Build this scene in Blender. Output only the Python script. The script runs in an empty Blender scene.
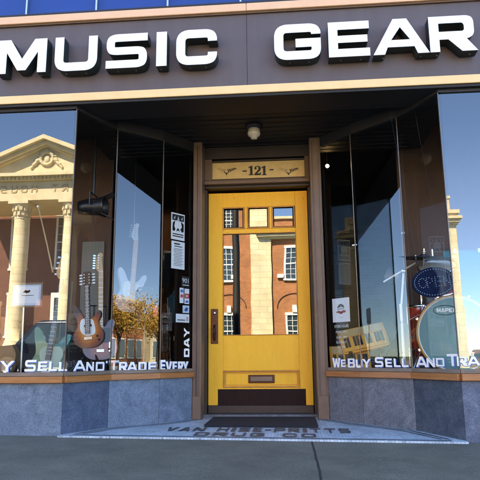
import bpy, bmesh, math, random
from mathutils import Vector, Matrix
random.seed(7)
R = math.radians
sc = bpy.context.scene
col = sc.collection

# ------------------------------------------------------------------ camera
CAM = Vector((0.0, -4.2, 0.56))
FPX, PITCH, YAW, ROLL = 581.5, 0.19815, 0.08313, -0.00903
fw = Vector((-math.sin(YAW)*math.cos(PITCH), math.cos(YAW)*math.cos(PITCH), math.sin(PITCH)))
s0 = Vector((math.cos(YAW), math.sin(YAW), 0)); u0 = s0.cross(fw)
sv = s0*math.cos(ROLL) + u0*math.sin(ROLL)
uv = u0*math.cos(ROLL) - s0*math.sin(ROLL)
cd = bpy.data.cameras.new('camera'); cam = bpy.data.objects.new('camera', cd); col.objects.link(cam)
m = Matrix((sv, uv, -fw)).transposed().to_4x4(); m.translation = CAM
cam.matrix_world = m
cd.sensor_width = 36; cd.lens = 36*FPX/480; cd.clip_start = .05; cd.clip_end = 3000
sc.camera = cam
def ray(px, py):
    d = fw*FPX + sv*(px-240) - uv*(py-240)
    return d/d.y
def at(px, py, Y):                       # where a sight line meets the plane y = Y
    return CAM + ray(px, py)*(Y-CAM.y)
def rf(px, py, Y, Ym=0.0):               # a thing across the street seen mirrored in glass standing at y = Ym
    r = ray(px, py); T = (Ym-CAM.y)+(Ym-Y)
    return Vector((r.x*T, Y, CAM.z+r.z*T))
def seg_at(px, py, a, b):                # where a sight line meets the vertical plane through plan points a, b
    d = ray(px, py); n = Vector((b[1]-a[1], -(b[0]-a[0]), 0))
    t = (Vector((a[0], a[1], 0))-CAM).dot(n)/d.dot(n)
    return CAM + d*t

# ------------------------------------------------------------------ materials
def nt(name):
    m = bpy.data.materials.new(name); m.use_nodes = True
    return m, m.node_tree.nodes, m.node_tree.links, m.node_tree.nodes['Principled BSDF']
def mat(name, c, rough=.6, metal=0., var=.12, scale=6., bump=0., bscale=60., spec=.5, c2=None, emit=None, stretch=None, coat=0.):
    m, n, l, b = nt(name)
    b.inputs['Roughness'].default_value = rough; b.inputs['Metallic'].default_value = metal
    b.inputs['Specular IOR Level'].default_value = spec
    b.inputs['Coat Weight'].default_value = coat
    tc = n.new('ShaderNodeTexCoord'); src = tc.outputs['Object']
    if stretch:
        mp = n.new('ShaderNodeMapping'); mp.inputs['Scale'].default_value = stretch; l.new(src, mp.inputs[0]); src = mp.outputs[0]
    if var > 0 or c2:
        t = n.new('ShaderNodeTexNoise'); t.inputs['Scale'].default_value = scale; t.inputs['Detail'].default_value = 6
        t.inputs['Roughness'].default_value = .65
        l.new(src, t.inputs['Vector'])
        cr = n.new('ShaderNodeValToRGB'); cr.color_ramp.elements[0].position = .3; cr.color_ramp.elements[1].position = .7
        hi = c2 or tuple(min(1, v*(1+var)) for v in c)
        lo = c if c2 else tuple(v*(1-var) for v in c)
        cr.color_ramp.elements[0].color = (*lo, 1); cr.color_ramp.elements[1].color = (*hi, 1)
        l.new(t.outputs['Fac'], cr.inputs[0]); l.new(cr.outputs[0], b.inputs['Base Color'])
    else:
        b.inputs['Base Color'].default_value = (*c, 1)
    if bump:
        t2 = n.new('ShaderNodeTexNoise'); t2.inputs['Scale'].default_value = bscale; t2.inputs['Detail'].default_value = 5
        l.new(src, t2.inputs['Vector'])
        bp = n.new('ShaderNodeBump'); bp.inputs['Strength'].default_value = bump; bp.inputs['Distance'].default_value = .01
        l.new(t2.outputs['Fac'], bp.inputs['Height']); l.new(bp.outputs[0], b.inputs['Normal'])
    if emit:
        b.inputs['Emission Color'].default_value = (*emit[0], 1); b.inputs['Emission Strength'].default_value = emit[1]
    return m
def glass_mat(name, tint=(.85, .9, .9), ior=2.1, wav=.0, gcol=(1, 1, 1), wscale=1.3):
    m, n, l, b = nt(name); n.remove(b); out = n['Material Output']
    tr = n.new('ShaderNodeBsdfTransparent'); tr.inputs[0].default_value = (*tint, 1)
    gl = n.new('ShaderNodeBsdfGlossy'); gl.inputs['Roughness'].default_value = 0.0; gl.inputs[0].default_value = (*gcol, 1)
    # two-sided Schlick reflectance, the same from inside and outside
    ge = n.new('ShaderNodeNewGeometry'); dp = n.new('ShaderNodeVectorMath'); dp.operation = 'DOT_PRODUCT'
    l.new(ge.outputs['Incoming'], dp.inputs[0]); l.new(ge.outputs['Normal'], dp.inputs[1])
    def mo(op, a_, b_=None):
        q = n.new('ShaderNodeMath'); q.operation = op
        for i_, v_ in enumerate((a_, b_)):
            if v_ is None: continue
            if isinstance(v_, (int, float)): q.inputs[i_].default_value = v_
            else: l.new(v_, q.inputs[i_])
        return q
    f0 = ((ior-1)/(ior+1))**2
    pw = mo('POWER', mo('SUBTRACT', 1.0, mo('ABSOLUTE', dp.outputs['Value']).outputs[0]).outputs[0], 5.0)
    fr = mo('ADD', mo('MULTIPLY', pw.outputs[0], 1-f0).outputs[0], f0)
    mx = n.new('ShaderNodeMixShader'); l.new(fr.outputs[0], mx.inputs[0]); l.new(tr.outputs[0], mx.inputs[1]); l.new(gl.outputs[0], mx.inputs[2])
    l.new(mx.outputs[0], out.inputs[0])
    if wav:
        tc = n.new('ShaderNodeTexCoord'); t = n.new('ShaderNodeTexNoise'); t.inputs['Scale'].default_value = wscale; t.inputs['Detail'].default_value = 1
        l.new(tc.outputs['Object'], t.inputs['Vector'])
        bp = n.new('ShaderNodeBump'); bp.inputs['Strength'].default_value = 1; bp.inputs['Distance'].default_value = wav
        l.new(t.outputs['Fac'], bp.inputs['Height']); l.new(bp.outputs[0], gl.inputs['Normal'])
    return m
def brick_mat(name, c1, c2, mortar, scale=1., bw=.22, bh=.075, bump=.4, ms=.008, axis='XZ'):
    m, n, l, b = nt(name); b.inputs['Roughness'].default_value = .85
    tc = n.new('ShaderNodeTexCoord'); sp = n.new('ShaderNodeSeparateXYZ'); l.new(tc.outputs['Object'], sp.inputs[0])
    cb = n.new('ShaderNodeCombineXYZ')
    ad = n.new('ShaderNodeMath'); ad.operation = 'ADD'; l.new(sp.outputs[0], ad.inputs[0]); l.new(sp.outputs[1], ad.inputs[1])
    l.new(ad.outputs[0], cb.inputs[0]); l.new(sp.outputs[2], cb.inputs[1])
    t = n.new('ShaderNodeTexBrick'); l.new(cb.outputs[0], t.inputs['Vector'])
    t.inputs['Scale'].default_value = scale; t.inputs['Brick Width'].default_value = bw; t.inputs['Row Height'].default_value = bh
    t.inputs['Mortar Size'].default_value = ms; t.inputs['Color1'].default_value = (*c1, 1); t.inputs['Color2'].default_value = (*c2, 1)
    t.inputs['Mortar'].default_value = (*mortar, 1)
    ns = n.new('ShaderNodeTexNoise'); ns.inputs['Scale'].default_value = 1.2; ns.inputs['Detail'].default_value = 5; l.new(tc.outputs['Object'], ns.inputs['Vector'])
    mr = n.new('ShaderNodeMapRange'); mr.inputs[1].default_value = .3; mr.inputs[2].default_value = .7; mr.inputs[3].default_value = .8; mr.inputs[4].default_value = 1.12
    l.new(ns.outputs['Fac'], mr.inputs[0])
    mx = n.new('ShaderNodeVectorMath'); mx.operation = 'MULTIPLY'; l.new(t.outputs['Color'], mx.inputs[0]); l.new(mr.outputs[0], mx.inputs[1])
    l.new(mx.outputs[0], b.inputs['Base Color'])
    bp = n.new('ShaderNodeBump'); bp.inputs['Strength'].default_value = bump; bp.inputs['Distance'].default_value = .01; bp.invert = True
    l.new(t.outputs['Fac'], bp.inputs['Height']); l.new(bp.outputs[0], b.inputs['Normal'])
    return m
def stone_mat(name, a, bcol, c3):
    """polished blue-grey serpentine slab: veined, cloudy, chalky low down"""
    m, n, l, b = nt(name); b.inputs['Roughness'].default_value = .55; b.inputs['Specular IOR Level'].default_value = .3
    tc = n.new('ShaderNodeTexCoord')
    t = n.new('ShaderNodeTexNoise'); t.inputs['Scale'].default_value = 7; t.inputs['Detail'].default_value = 8; t.inputs['Roughness'].default_value = .7; t.inputs['Distortion'].default_value = 1.2
    l.new(tc.outputs['Object'], t.inputs['Vector'])
    cr = n.new('ShaderNodeValToRGB'); e = cr.color_ramp.elements
    e[0].position = .33; e[0].color = (*a, 1); e[1].position = .62; e[1].color = (*bcol, 1)
    x = e.new(.74); x.color = (*c3, 1)
    l.new(t.outputs['Fac'], cr.inputs[0])
    v = n.new('ShaderNodeTexVoronoi'); v.feature = 'DISTANCE_TO_EDGE'; v.inputs['Scale'].default_value = 15
    dn = n.new('ShaderNodeTexNoise'); dn.inputs['Scale'].default_value = 14; dn.inputs['Detail'].default_value = 4; l.new(tc.outputs['Object'], dn.inputs['Vector'])
    mxv = n.new('ShaderNodeMixRGB'); mxv.inputs[0].default_value = .45; l.new(tc.outputs['Object'], mxv.inputs[1]); l.new(dn.outputs['Color'], mxv.inputs[2]); l.new(mxv.outputs[0], v.inputs['Vector'])
    vr = n.new('ShaderNodeMapRange'); vr.inputs[1].default_value = 0; vr.inputs[2].default_value = .035; vr.inputs[3].default_value = .5; vr.inputs[4].default_value = 0
    l.new(v.outputs['Distance'], vr.inputs[0])
    mx = n.new('ShaderNodeMixRGB'); l.new(vr.outputs[0], mx.inputs[0]); l.new(cr.outputs[0], mx.inputs[1]); mx.inputs[2].default_value = (*c3, 1)
    sp = n.new('ShaderNodeTexNoise'); sp.inputs['Scale'].default_value = 130; sp.inputs['Detail'].default_value = 2; l.new(tc.outputs['Object'], sp.inputs['Vector'])
    sr = n.new('ShaderNodeMapRange'); sr.inputs[1].default_value = .3; sr.inputs[2].default_value = .7; sr.inputs[3].default_value = .7; sr.inputs[4].default_value = 1.3; l.new(sp.outputs['Fac'], sr.inputs[0])
    mu = n.new('ShaderNodeVectorMath'); mu.operation = 'MULTIPLY'; l.new(mx.outputs[0], mu.inputs[0]); l.new(sr.outputs[0], mu.inputs[1])
    l.new(mu.outputs[0], b.inputs['Base Color'])
    bp = n.new('ShaderNodeBump'); bp.inputs['Strength'].default_value = .25; bp.inputs['Distance'].default_value = .004; l.new(sp.outputs['Fac'], bp.inputs['Height']); l.new(bp.outputs[0], b.inputs['Normal'])
    return m
def sidewalk_mat():
    m, n, l, b = nt('concrete'); b.inputs['Roughness'].default_value = .8
    tc = n.new('ShaderNodeTexCoord'); sp = n.new('ShaderNodeSeparateXYZ')
    ns = n.new('ShaderNodeTexNoise'); ns.inputs['Scale'].default_value = 3; ns.inputs['Detail'].default_value = 4; l.new(tc.outputs['Object'], ns.inputs['Vector'])
    l.new(tc.outputs['Object'], sp.inputs[0])
    def math_(op, a, bb=None, c=None):
        q = n.new('ShaderNodeMath'); q.operation = op
        for i, v in enumerate((a, bb, c)):
            if v is None: continue
            if isinstance(v, (int, float)): q.inputs[i].default_value = v
            else: l.new(v, q.inputs[i])
        return q.outputs[0]
    wob = math_('MULTIPLY', math_('SUBTRACT', ns.outputs['Fac'], .5), .016)
    def line(o, period, off, w):
        v = math_('ADD', math_('ADD', o, wob), off)
        fr = math_('PINGPONG', v, period/2)
        return math_('LESS_THAN', fr, w)
    lx = line(sp.outputs[0], 2.5, -.13, .007)
    ly = line(sp.outputs[1], 1.7, 0.0, .007)
    jn = math_('MAXIMUM', lx, ly)
    big = n.new('ShaderNodeTexNoise'); big.inputs['Scale'].default_value = 2.2; big.inputs['Detail'].default_value = 8; big.inputs['Roughness'].default_value = .7; l.new(tc.outputs['Object'], big.inputs['Vector'])
    cr = n.new('ShaderNodeValToRGB'); e = cr.color_ramp.elements; e[0].position = .35; e[0].color = (.105, .096, .068, 1); e[1].position = .68; e[1].color = (.185, .168, .120, 1)
    l.new(big.outputs['Fac'], cr.inputs[0])
    fn = n.new('ShaderNodeTexNoise'); fn.inputs['Scale'].default_value = 160; fn.inputs['Detail'].default_value = 3; l.new(tc.outputs['Object'], fn.inputs['Vector'])
    fr_ = n.new('ShaderNodeMapRange'); fr_.inputs[1].default_value = .32; fr_.inputs[2].default_value = .68; fr_.inputs[3].default_value = .55; fr_.inputs[4].default_value = 1.4; l.new(fn.outputs['Fac'], fr_.inputs[0])
    mu = n.new('ShaderNodeVectorMath'); mu.operation = 'MULTIPLY'; l.new(cr.outputs[0], mu.inputs[0]); l.new(fr_.outputs[0], mu.inputs[1])
    # pale specks of aggregate and gum
    vo = n.new('ShaderNodeTexVoronoi'); vo.inputs['Scale'].default_value = 14; l.new(tc.outputs['Object'], vo.inputs['Vector'])
    sk = math_('LESS_THAN', vo.outputs['Distance'], .07)
    m1 = n.new('ShaderNodeMixRGB'); l.new(math_('MULTIPLY', sk, .5), m1.inputs[0]); l.new(mu.outputs[0], m1.inputs[1]); m1.inputs[2].default_value = (.32, .32, .3, 1)
    m2 = n.new('ShaderNodeMixRGB'); l.new(jn, m2.inputs[0]); l.new(m1.outputs[0], m2.inputs[1]); m2.inputs[2].default_value = (.02, .02, .02, 1)
    l.new(m2.outputs[0], b.inputs['Base Color'])
    h = math_('SUBTRACT', fn.outputs['Fac'], math_('MULTIPLY', jn, 1.5))
    bp = n.new('ShaderNodeBump'); bp.inputs['Strength'].default_value = .5; bp.inputs['Distance'].default_value = .006; l.new(h, bp.inputs['Height']); l.new(bp.outputs[0], b.inputs['Normal'])
    return m
def tile_mat():
    m, n, l, b = nt('hex_mosaic'); b.inputs['Roughness'].default_value = .45
    tc = n.new('ShaderNodeTexCoord')
    v = n.new('ShaderNodeTexVoronoi'); v.inputs['Scale'].default_value = 42; v.inputs['Randomness'].default_value = .25; v.voronoi_dimensions = '2D'; v.feature = 'DISTANCE_TO_EDGE'
    l.new(tc.outputs['Object'], v.inputs['Vector'])
    v2 = n.new('ShaderNodeTexVoronoi'); v2.inputs['Scale'].default_value = 42; v2.inputs['Randomness'].default_value = .25; v2.voronoi_dimensions = '2D'; l.new(tc.outputs['Object'], v2.inputs['Vector'])
    ns = n.new('ShaderNodeTexNoise'); ns.inputs['Scale'].default_value = 5; ns.inputs['Detail'].default_value = 6; l.new(tc.outputs['Object'], ns.inputs['Vector'])
    cr = n.new('ShaderNodeValToRGB'); e = cr.color_ramp.elements; e[0].position = .3; e[0].color = (.36, .45, .50, 1); e[1].position = .7; e[1].color = (.58, .68, .73, 1); l.new(ns.outputs['Fac'], cr.inputs[0])
    mr = n.new('ShaderNodeMapRange'); mr.inputs[1].default_value = .0; mr.inputs[2].default_value = .09; mr.inputs[3].default_value = .35; mr.inputs[4].default_value = 1; l.new(v.outputs['Distance'], mr.inputs[0])
    sx = n.new('ShaderNodeSeparateXYZ'); l.new(v2.outputs['Color'], sx.inputs[0])
    m3 = n.new('ShaderNodeMapRange'); m3.inputs[3].default_value = .8; m3.inputs[4].default_value = 1.1; l.new(sx.outputs[0], m3.inputs[0])
    mm = n.new('ShaderNodeMath'); mm.operation = 'MULTIPLY'; l.new(mr.outputs[0], mm.inputs[0]); l.new(m3.outputs[0], mm.inputs[1])
    mu = n.new('ShaderNodeVectorMath'); mu.operation = 'MULTIPLY'; l.new(cr.outputs[0], mu.inputs[0]); l.new(mm.outputs[0], mu.inputs[1]); l.new(mu.outputs[0], b.inputs['Base Color'])
    bp = n.new('ShaderNodeBump'); bp.inputs['Strength'].default_value = .3; bp.inputs['Distance'].default_value = .003; l.new(mr.outputs[0], bp.inputs['Height']); l.new(bp.outputs[0], b.inputs['Normal'])
    return m
def sunburst_mat(name, cin, cmid, cout, cx, cz, r):
    m, n, l, b = nt(name); b.inputs['Roughness'].default_value = .3; b.inputs['Coat Weight'].default_value = .15
    tc = n.new('ShaderNodeTexCoord'); mp = n.new('ShaderNodeMapping'); mp.vector_type = 'POINT'
    mp.inputs['Location'].default_value = (-cx/r, 0, -cz/(r*1.25)); mp.inputs['Scale'].default_value = (1/r, 0, 1/(r*1.25))
    l.new(tc.outputs['Object'], mp.inputs[0])
    g = n.new('ShaderNodeVectorMath'); g.operation = 'LENGTH'; l.new(mp.outputs[0], g.inputs[0])
    cr = n.new('ShaderNodeValToRGB'); e = cr.color_ramp.elements; e[0].position = .25; e[0].color = (*cin, 1); e[1].position = .95; e[1].color = (*cout, 1); x = e.new(.65); x.color = (*cmid, 1)
    l.new(g.outputs['Value'], cr.inputs[0]); l.new(cr.outputs[0], b.inputs['Base Color'])
    return m

M = {}
M['yellow'] = mat('yellow_paint', (.88, .445, .03), .45, scale=2.2, bump=.2, bscale=30, spec=.25, c2=(.96, .51, .042), stretch=(6, 1, 1))
def wear(m_, tone):
    n, l = m_.node_tree.nodes, m_.node_tree.links; b = n['Principled BSDF']
    src = b.inputs['Base Color'].links[0].from_socket
    tc = n.new('ShaderNodeTexCoord'); t = n.new('ShaderNodeTexNoise'); t.inputs['Scale'].default_value = 38; t.inputs['Detail'].default_value = 6; l.new(tc.outputs['Object'], t.inputs['Vector'])
    t2 = n.new('ShaderNodeTexNoise'); t2.inputs['Scale'].default_value = 9; t2.inputs['Detail'].default_value = 3; l.new(tc.outputs['Object'], t2.inputs['Vector'])
    ml = n.new('ShaderNodeMath'); ml.operation = 'MULTIPLY'; l.new(t.outputs['Fac'], ml.inputs[0]); l.new(t2.outputs['Fac'], ml.inputs[1])
    mr = n.new('ShaderNodeMapRange'); mr.inputs[1].default_value = .37; mr.inputs[2].default_value = .47; mr.inputs[3].default_value = 0; mr.inputs[4].default_value = .45; l.new(ml.outputs[0], mr.inputs[0])
    mx = n.new('ShaderNodeMixRGB'); l.new(mr.outputs[0], mx.inputs[0]); l.new(src, mx.inputs[1]); mx.inputs[2].default_value = (*tone, 1); l.new(mx.outputs[0], b.inputs['Base Color'])
wear(M['yellow'], (.30, .13, .03))
M['yellow_edge'] = mat('worn_door_wood', (.50, .22, .05), .55, var=.3, scale=20)
M['brown'] = mat('brown_paint', (.145, .092, .060), .5, var=.12, scale=8, bump=.1, bscale=50)
M['brown_dark'] = mat('dark_brown_paint', (.030, .020, .016), .5, var=.2, scale=8, bump=.1)
M['black'] = mat('black_paint', (.012, .012, .014), .6, var=.2, scale=5)
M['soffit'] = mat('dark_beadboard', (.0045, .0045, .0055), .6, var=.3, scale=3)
M['sign_grey'] = mat('grey_sign_board', (.080, .063, .066), .55, c2=(.094, .076, .079), scale=3, bump=.08, bscale=60, stretch=(3, 3, .6))
M['peach'] = mat('cream_trim_paint', (.72, .44, .26), .5, var=.05, scale=9)
M['cream'] = mat('yellow_cream_trim_paint', (.82, .56, .26), .5, var=.05, scale=9)
M['white_letter'] = mat('white_enamel', (.74, .75, .70), .35, var=.02, scale=5)
M['vinyl'] = mat('white_vinyl', (.90, .88, .80), .5, var=.04, scale=20)
M['black_return'] = mat('dark_green_return', (.012, .02, .02), .45, var=.1)
M['wood'] = mat('varnished_sill_wood', (.30, .105, .028), .4, var=.3, scale=5, c2=(.46, .19, .055), stretch=(1, 1, 12), bump=.1, coat=.15)
M['wood_grey'] = mat('weathered_frame_strip', (.20, .15, .11), .5, var=.3, scale=6, stretch=(1, 1, 6))
M['stone_a'] = stone_mat('blue_grey_stone', (.09, .13, .18), (.16, .215, .275), (.30, .36, .42))
M['stone_b'] = stone_mat('shaded_blue_stone', (.05, .072, .115), (.09, .12, .175), (.18, .23, .29))  # darker copy for the steep left panel; its shade is in the colour
M['stone_c'] = stone_mat('grey_stone', (.09, .10, .115), (.165, .175, .19), (.30, .30, .31))
M['stone_d'] = stone_mat('shaded_grey_stone', (.035, .045, .06), (.075, .09, .11), (.16, .18, .20))  # grey stone darkened for the steep right panel, shade put into the colour
M['stone_e'] = stone_mat('violet_blue_stone', (.065, .08, .12), (.125, .15, .20), (.25, .285, .34))
M['concrete'] = sidewalk_mat()
M['tile'] = tile_mat()
M['tile_dark'] = mat('dark_mosaic_tile', (.06, .065, .075), .5, var=.4, scale=60)
M['mat_black'] = mat('rubber_mat', (.012, .013, .016), .9, var=.3, scale=30, bump=.6, bscale=200)
M['glass'] = glass_mat('window_glass', (.93, .97, .97), 1.75, .0006)
M['glass_front'] = glass_mat('street_window_glass', (.82, .87, .87), 2.12, .0006)
M['glass_door'] = glass_mat('door_glass', (.55, .6, .58), 2.2, .0005, wscale=2.2)
M['glass_blue'] = glass_mat('blue_transom_glass', (.55, .65, .9), 1.8, .002, (.5, .7, 1))
M['metal'] = mat('brushed_steel', (.6, .6, .6), .3, 1, var=.05)
M['mull'] = mat('thin_metal_joint', (.12, .11, .10), .35, .6, var=.1)
M['brass'] = mat('aged_bronze', (.055, .024, .016), .35, .6, var=.3, scale=30)
M['gold'] = mat('gold_leaf_panel', (.62, .46, .20), .45, .25, var=.12, scale=12)
M['ink'] = mat('black_ink', (.01, .01, .012), .5, var=0)
M['int_brown'] = mat('interior_brown_wall', (.068, .032, .020), .7, var=.25, scale=3, stretch=(1, 1, .4))
M['int_dark'] = mat('interior_dark_wall', (.045, .035, .03), .8, var=.2, scale=2)
M['int_grey'] = mat('interior_grey_panel', (.17, .17, .15), .7, var=.12, scale=3)
M['int_floor'] = mat('display_floor', (.05, .035, .03), .6, var=.2)
M['porcelain'] = mat('porcelain', (.62, .58, .48), .2, var=.05, coat=.5)
M['bulb'] = mat('lit_bulb', (1, .8, .5), .5, var=0, emit=((1, .62, .25), 4))
M['paper'] = mat('white_paper', (.75, .76, .76), .6, var=.03)
M['paper_blue'] = mat('pale_blue_paper', (.50, .62, .72), .6, var=.05)
M['red'] = mat('red_print', (.55, .06, .05), .5, var=.05)
M['blue_print'] = mat('blue_print', (.08, .16, .45), .5, var=.05)
M['brick'] = brick_mat('sunlit_brick', (.30, .085, .028), (.42, .155, .05), (.44, .30, .17))
M['brick_dark'] = brick_mat('shade_toned_brick', (.12, .04, .02), (.16, .055, .03), (.12, .09, .07))  # dark copy of the courthouse brick; portico shade put into the colour
M['brick_shop'] = brick_mat('shop_brick', (.25, .1, .06), (.30, .13, .08), (.35, .32, .28))
M['ashlar'] = brick_mat('buff_stone_blocks', (.66, .57, .36), (.72, .64, .44), (.33, .26, .14), bw=.95, bh=.36, ms=.008, bump=.3)
M['buff'] = mat('buff_stone', (.52, .44, .28), .8, c2=(.68, .59, .40), scale=1.8, bump=.2, bscale=12)
M['white'] = mat('white_paint', (.78, .78, .74), .5, var=.03)
M['win_glass'] = mat('far_window_glass', (.03, .05, .06), .08, var=.3, scale=1, spec=.8)
M['roof'] = mat('roof_slate', (.10, .10, .10), .8, var=.2)
M['asphalt'] = mat('asphalt', (.115, .11, .10), .85, var=.2, scale=3, bump=.3, bscale=80)
M['paintline'] = mat('road_paint', (.6, .58, .5), .7, var=.2, scale=20)
M['kerb'] = mat('kerb_stone', (.25, .25, .24), .8, var=.15)
M['grass'] = mat('lawn', (.05, .09, .025), .9, var=.4, scale=8, bump=.5)
M['carpaint'] = mat('black_car_paint', (.012, .016, .022), .15, .2, var=0, coat=1)
M['carwhite'] = mat('silver_car_paint', (.5, .52, .54), .25, .4, var=0, coat=1)
M['tyre'] = mat('tyre_rubber', (.015, .015, .015), .8, var=.1)
M['chrome'] = mat('chrome', (.75, .75, .75), .12, 1, var=0)
M['lampglass'] = mat('lamp_lens', (.7, .7, .65), .15, var=0)
M['tail'] = mat('red_lens', (.4, .02, .02), .2, var=0)
M['bark'] = mat('bark', (.06, .045, .035), .9, var=.3, scale=15, bump=.8, bscale=30)
M['leaf_gold'] = mat('golden_leaves', (.36, .19, .025), .7, var=0, scale=.9, c2=(.46, .28, .03))
M['leaf_rust'] = mat('rust_leaves', (.30, .095, .02), .7, var=0, scale=.9, c2=(.42, .19, .03))
# instruments
M['teal'] = mat('teal_lacquer', (.0, .13, .11), .12, .1, var=.04, coat=.7)
M['cream_pg'] = mat('mint_pickguard', (.42, .50, .38), .3, var=.03)
M['maple'] = mat('maple_neck', (.62, .34, .12), .35, var=.12, scale=8, stretch=(4, 4, 1))
M['rosewood'] = mat('rosewood', (.055, .028, .018), .5, var=.2)
M['white_plastic'] = mat('white_plastic', (.78, .78, .74), .3, var=0)
M['black_plastic'] = mat('black_plastic', (.012, .012, .013), .3, var=0)
M['burst1'] = sunburst_mat('orange_sunburst', (.75, .26, .03), (.30, .06, .02), (.035, .025, .05), 0, .17, .17)
M['burst2'] = sunburst_mat('cherry_sunburst', (.50, .10, .03), (.16, .03, .03), (.02, .03, .08), 0, .15, .19)
M['pale'] = mat('pale_white_lacquer', (.50, .58, .68), .2, var=.02, coat=.5)
M['peach_lacq'] = mat('natural_spruce', (.30, .15, .06), .3, var=.1, coat=.4)
M['kickhead'] = mat('dark_teal_drum_head', (.045, .17, .18), .35, var=.15, scale=2)
M['redshell'] = mat('red_lacquer_shell', (.50, .045, .02), .15, var=.15, coat=.7, stretch=(1, 1, .2))
M['hoop'] = mat('amber_wood_hoop', (.55, .27, .07), .25, var=.1, coat=.5)
M['bronze'] = mat('dark_cymbal', (.03, .045, .06), .3, .7, var=.2)
M['keybody'] = mat('mustard_keyboard_case', (.72, .35, .025), .35, var=.08)
M['ivory'] = mat('ivory_keys', (.85, .47, .07), .3, var=.03)
M['cyan'] = mat('cyan_banner', (.012, .17, .22), .7, var=.12, scale=2, c2=(.02, .22, .28))
M['openblue'] = mat('navy_sign_face', (.006, .012, .035), .9, spec=.05, var=.1)
M['dots'] = mat('pale_dots', (.28, .38, .45), .5, var=0)
M['cloth_black'] = mat('black_cloth', (.015, .015, .018), .9, var=.2, scale=10)

# ------------------------------------------------------------------ mesh builder
class MB:
    def __init__(s): s.v = []; s.f = []; s.sm = []; s.mi = []; s.cur = 0
    def add(s, vs, fs, smooth=False):
        o = len(s.v); s.v += [Vector(v) for v in vs]
        for f in fs: s.f.append([o+i for i in f]); s.sm.append(smooth); s.mi.append(s.cur)
        return s
    def box(s, x0, x1, y0, y1, z0, z1):
        return s.add([(x, y, z) for x in (x0, x1) for y in (y0, y1) for z in (z0, z1)],
                     [(0, 1, 3, 2), (4, 6, 7, 5), (0, 4, 5, 1), (2, 3, 7, 6), (0, 2, 6, 4), (1, 5, 7, 3)])
    def obox(s, c, ax, ay, az):           # oriented box: centre and three half axes
        c, ax, ay, az = map(Vector, (c, ax, ay, az))
        return s.add([c+i*ax+j*ay+k*az for i in (-1, 1) for j in (-1, 1) for k in (-1, 1)],
                     [(0, 1, 3, 2), (4, 6, 7, 5), (0, 4, 5, 1), (2, 3, 7, 6), (0, 2, 6, 4), (1, 5, 7, 3)])
    def wallseg(s, a, b, z0, z1, t0, t1):  # slab along plan line a-b, offset t0..t1 along its left normal
        d = Vector((b[0]-a[0], b[1]-a[1], 0)).normalized(); nn = Vector((-d.y, d.x, 0))
        A = Vector((a[0], a[1], 0)); B = Vector((b[0], b[1], 0))
        return s.add([p+nn*t+Vector((0, 0, z)) for p in (A, B) for t in (t0, t1) for z in (z0, z1)],
                     [(0, 1, 3, 2), (4, 6, 7, 5), (0, 4, 5, 1), (2, 3, 7, 6), (0, 2, 6, 4), (1, 5, 7, 3)])
    def tube(s, p, q, r0, r1=None, n=12, cap=True):
        r1 = r0 if r1 is None else r1; p = Vector(p); q = Vector(q); d = (q-p).normalized()
        a = d.orthogonal().normalized(); b = d.cross(a)
        vs = []; 
        for c, r in ((p, r0), (q, r1)):
            vs += [c+(a*math.cos(2*math.pi*i/n)+b*math.sin(2*math.pi*i/n))*r for i in range(n)]
        s.add(vs, [(i, (i+1) % n, n+(i+1) % n, n+i) for i in range(n)], True)
        if cap: s.add(vs[:n], [tuple(reversed(range(n)))]); s.add(vs[n:], [tuple(range(n))])
        return s
    def path(s, pts, r, n=8):
        for a, b in zip(pts, pts[1:]): s.tube(a, b, r, r, n)
        return s
    def lathe(s, prof, c=(0, 0, 0), n=24, axis='Z'):
        vs = []; c = Vector(c)
        for r, h in prof:
            for i in range(n):
                a = 2*math.pi*i/n
                v = Vector((r*math.cos(a), r*math.sin(a), h))
                if axis == 'Y': v = Vector((v.x, v.z, v.y))
                if axis == 'X': v = Vector((v.z, v.x, v.y))
                vs.append(c+v)
        s.add(vs, [(k*n+i, k*n+(i+1) % n, (k+1)*n+(i+1) % n, (k+1)*n+i) for k in range(len(prof)-1) for i in range(n)], True)
        return s
    def prism(s, poly, y0, y1, plane='XZ', smooth=False):
        def P(u, v, w): return {'XZ': (u, w, v), 'XY': (u, v, w), 'YZ': (w, u, v)}[plane]
        n = len(poly)
        s.add([P(u, v, y0) for u, v in poly], [tuple(range(n))]); s.add([P(u, v, y1) for u, v in poly], [tuple(reversed(range(n)))])
        s.add([P(u, v, y) for y in (y0, y1) for u, v in poly], [(i, (i+1) % n, n+(i+1) % n, n+i) for i in range(n)], smooth)
        return s
    def sphere(s, c, r, n=16, m=8, sc_=(1, 1, 1)):
        prof = [(max(r*math.sin(math.pi*k/m), 1e-4), -r*math.cos(math.pi*k/m)) for k in range(m+1)]
        o = len(s.v); s.lathe(prof, (0, 0, 0), n)
        for i in range(o, len(s.v)): v = s.v[i]; s.v[i] = Vector((v.x*sc_[0]+c[0], v.y*sc_[1]+c[1], v.z*sc_[2]+c[2]))
        return s
    def xf(s, mtx):
        s.v = [mtx @ v for v in s.v]; return s
    def build(s, name, mats, parent=None, bevel=0, label=None):
        me = bpy.data.meshes.new(name); me.from_pydata([tuple(v) for v in s.v], [], s.f)
        if not isinstance(mats, (list, tuple)): mats = [mats]
        for mm in mats: me.materials.append(mm)
        for p, sm, mi in zip(me.polygons, s.sm, s.mi): p.use_smooth = sm; p.material_index = mi
        bm = bmesh.new(); bm.from_mesh(me); bmesh.ops.recalc_face_normals(bm, faces=bm.faces); bm.to_mesh(me); bm.free()
        o = bpy.data.objects.new(name, me); col.objects.link(o)
        if parent: o.parent = parent; o.matrix_parent_inverse = Matrix()
        if bevel:
            bv = o.modifiers.new('bevel', 'BEVEL'); bv.width = bevel; bv.segments = 2; bv.limit_method = 'ANGLE'; bv.angle_limit = R(40)
        if label: o['label'] = label
        return o
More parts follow.
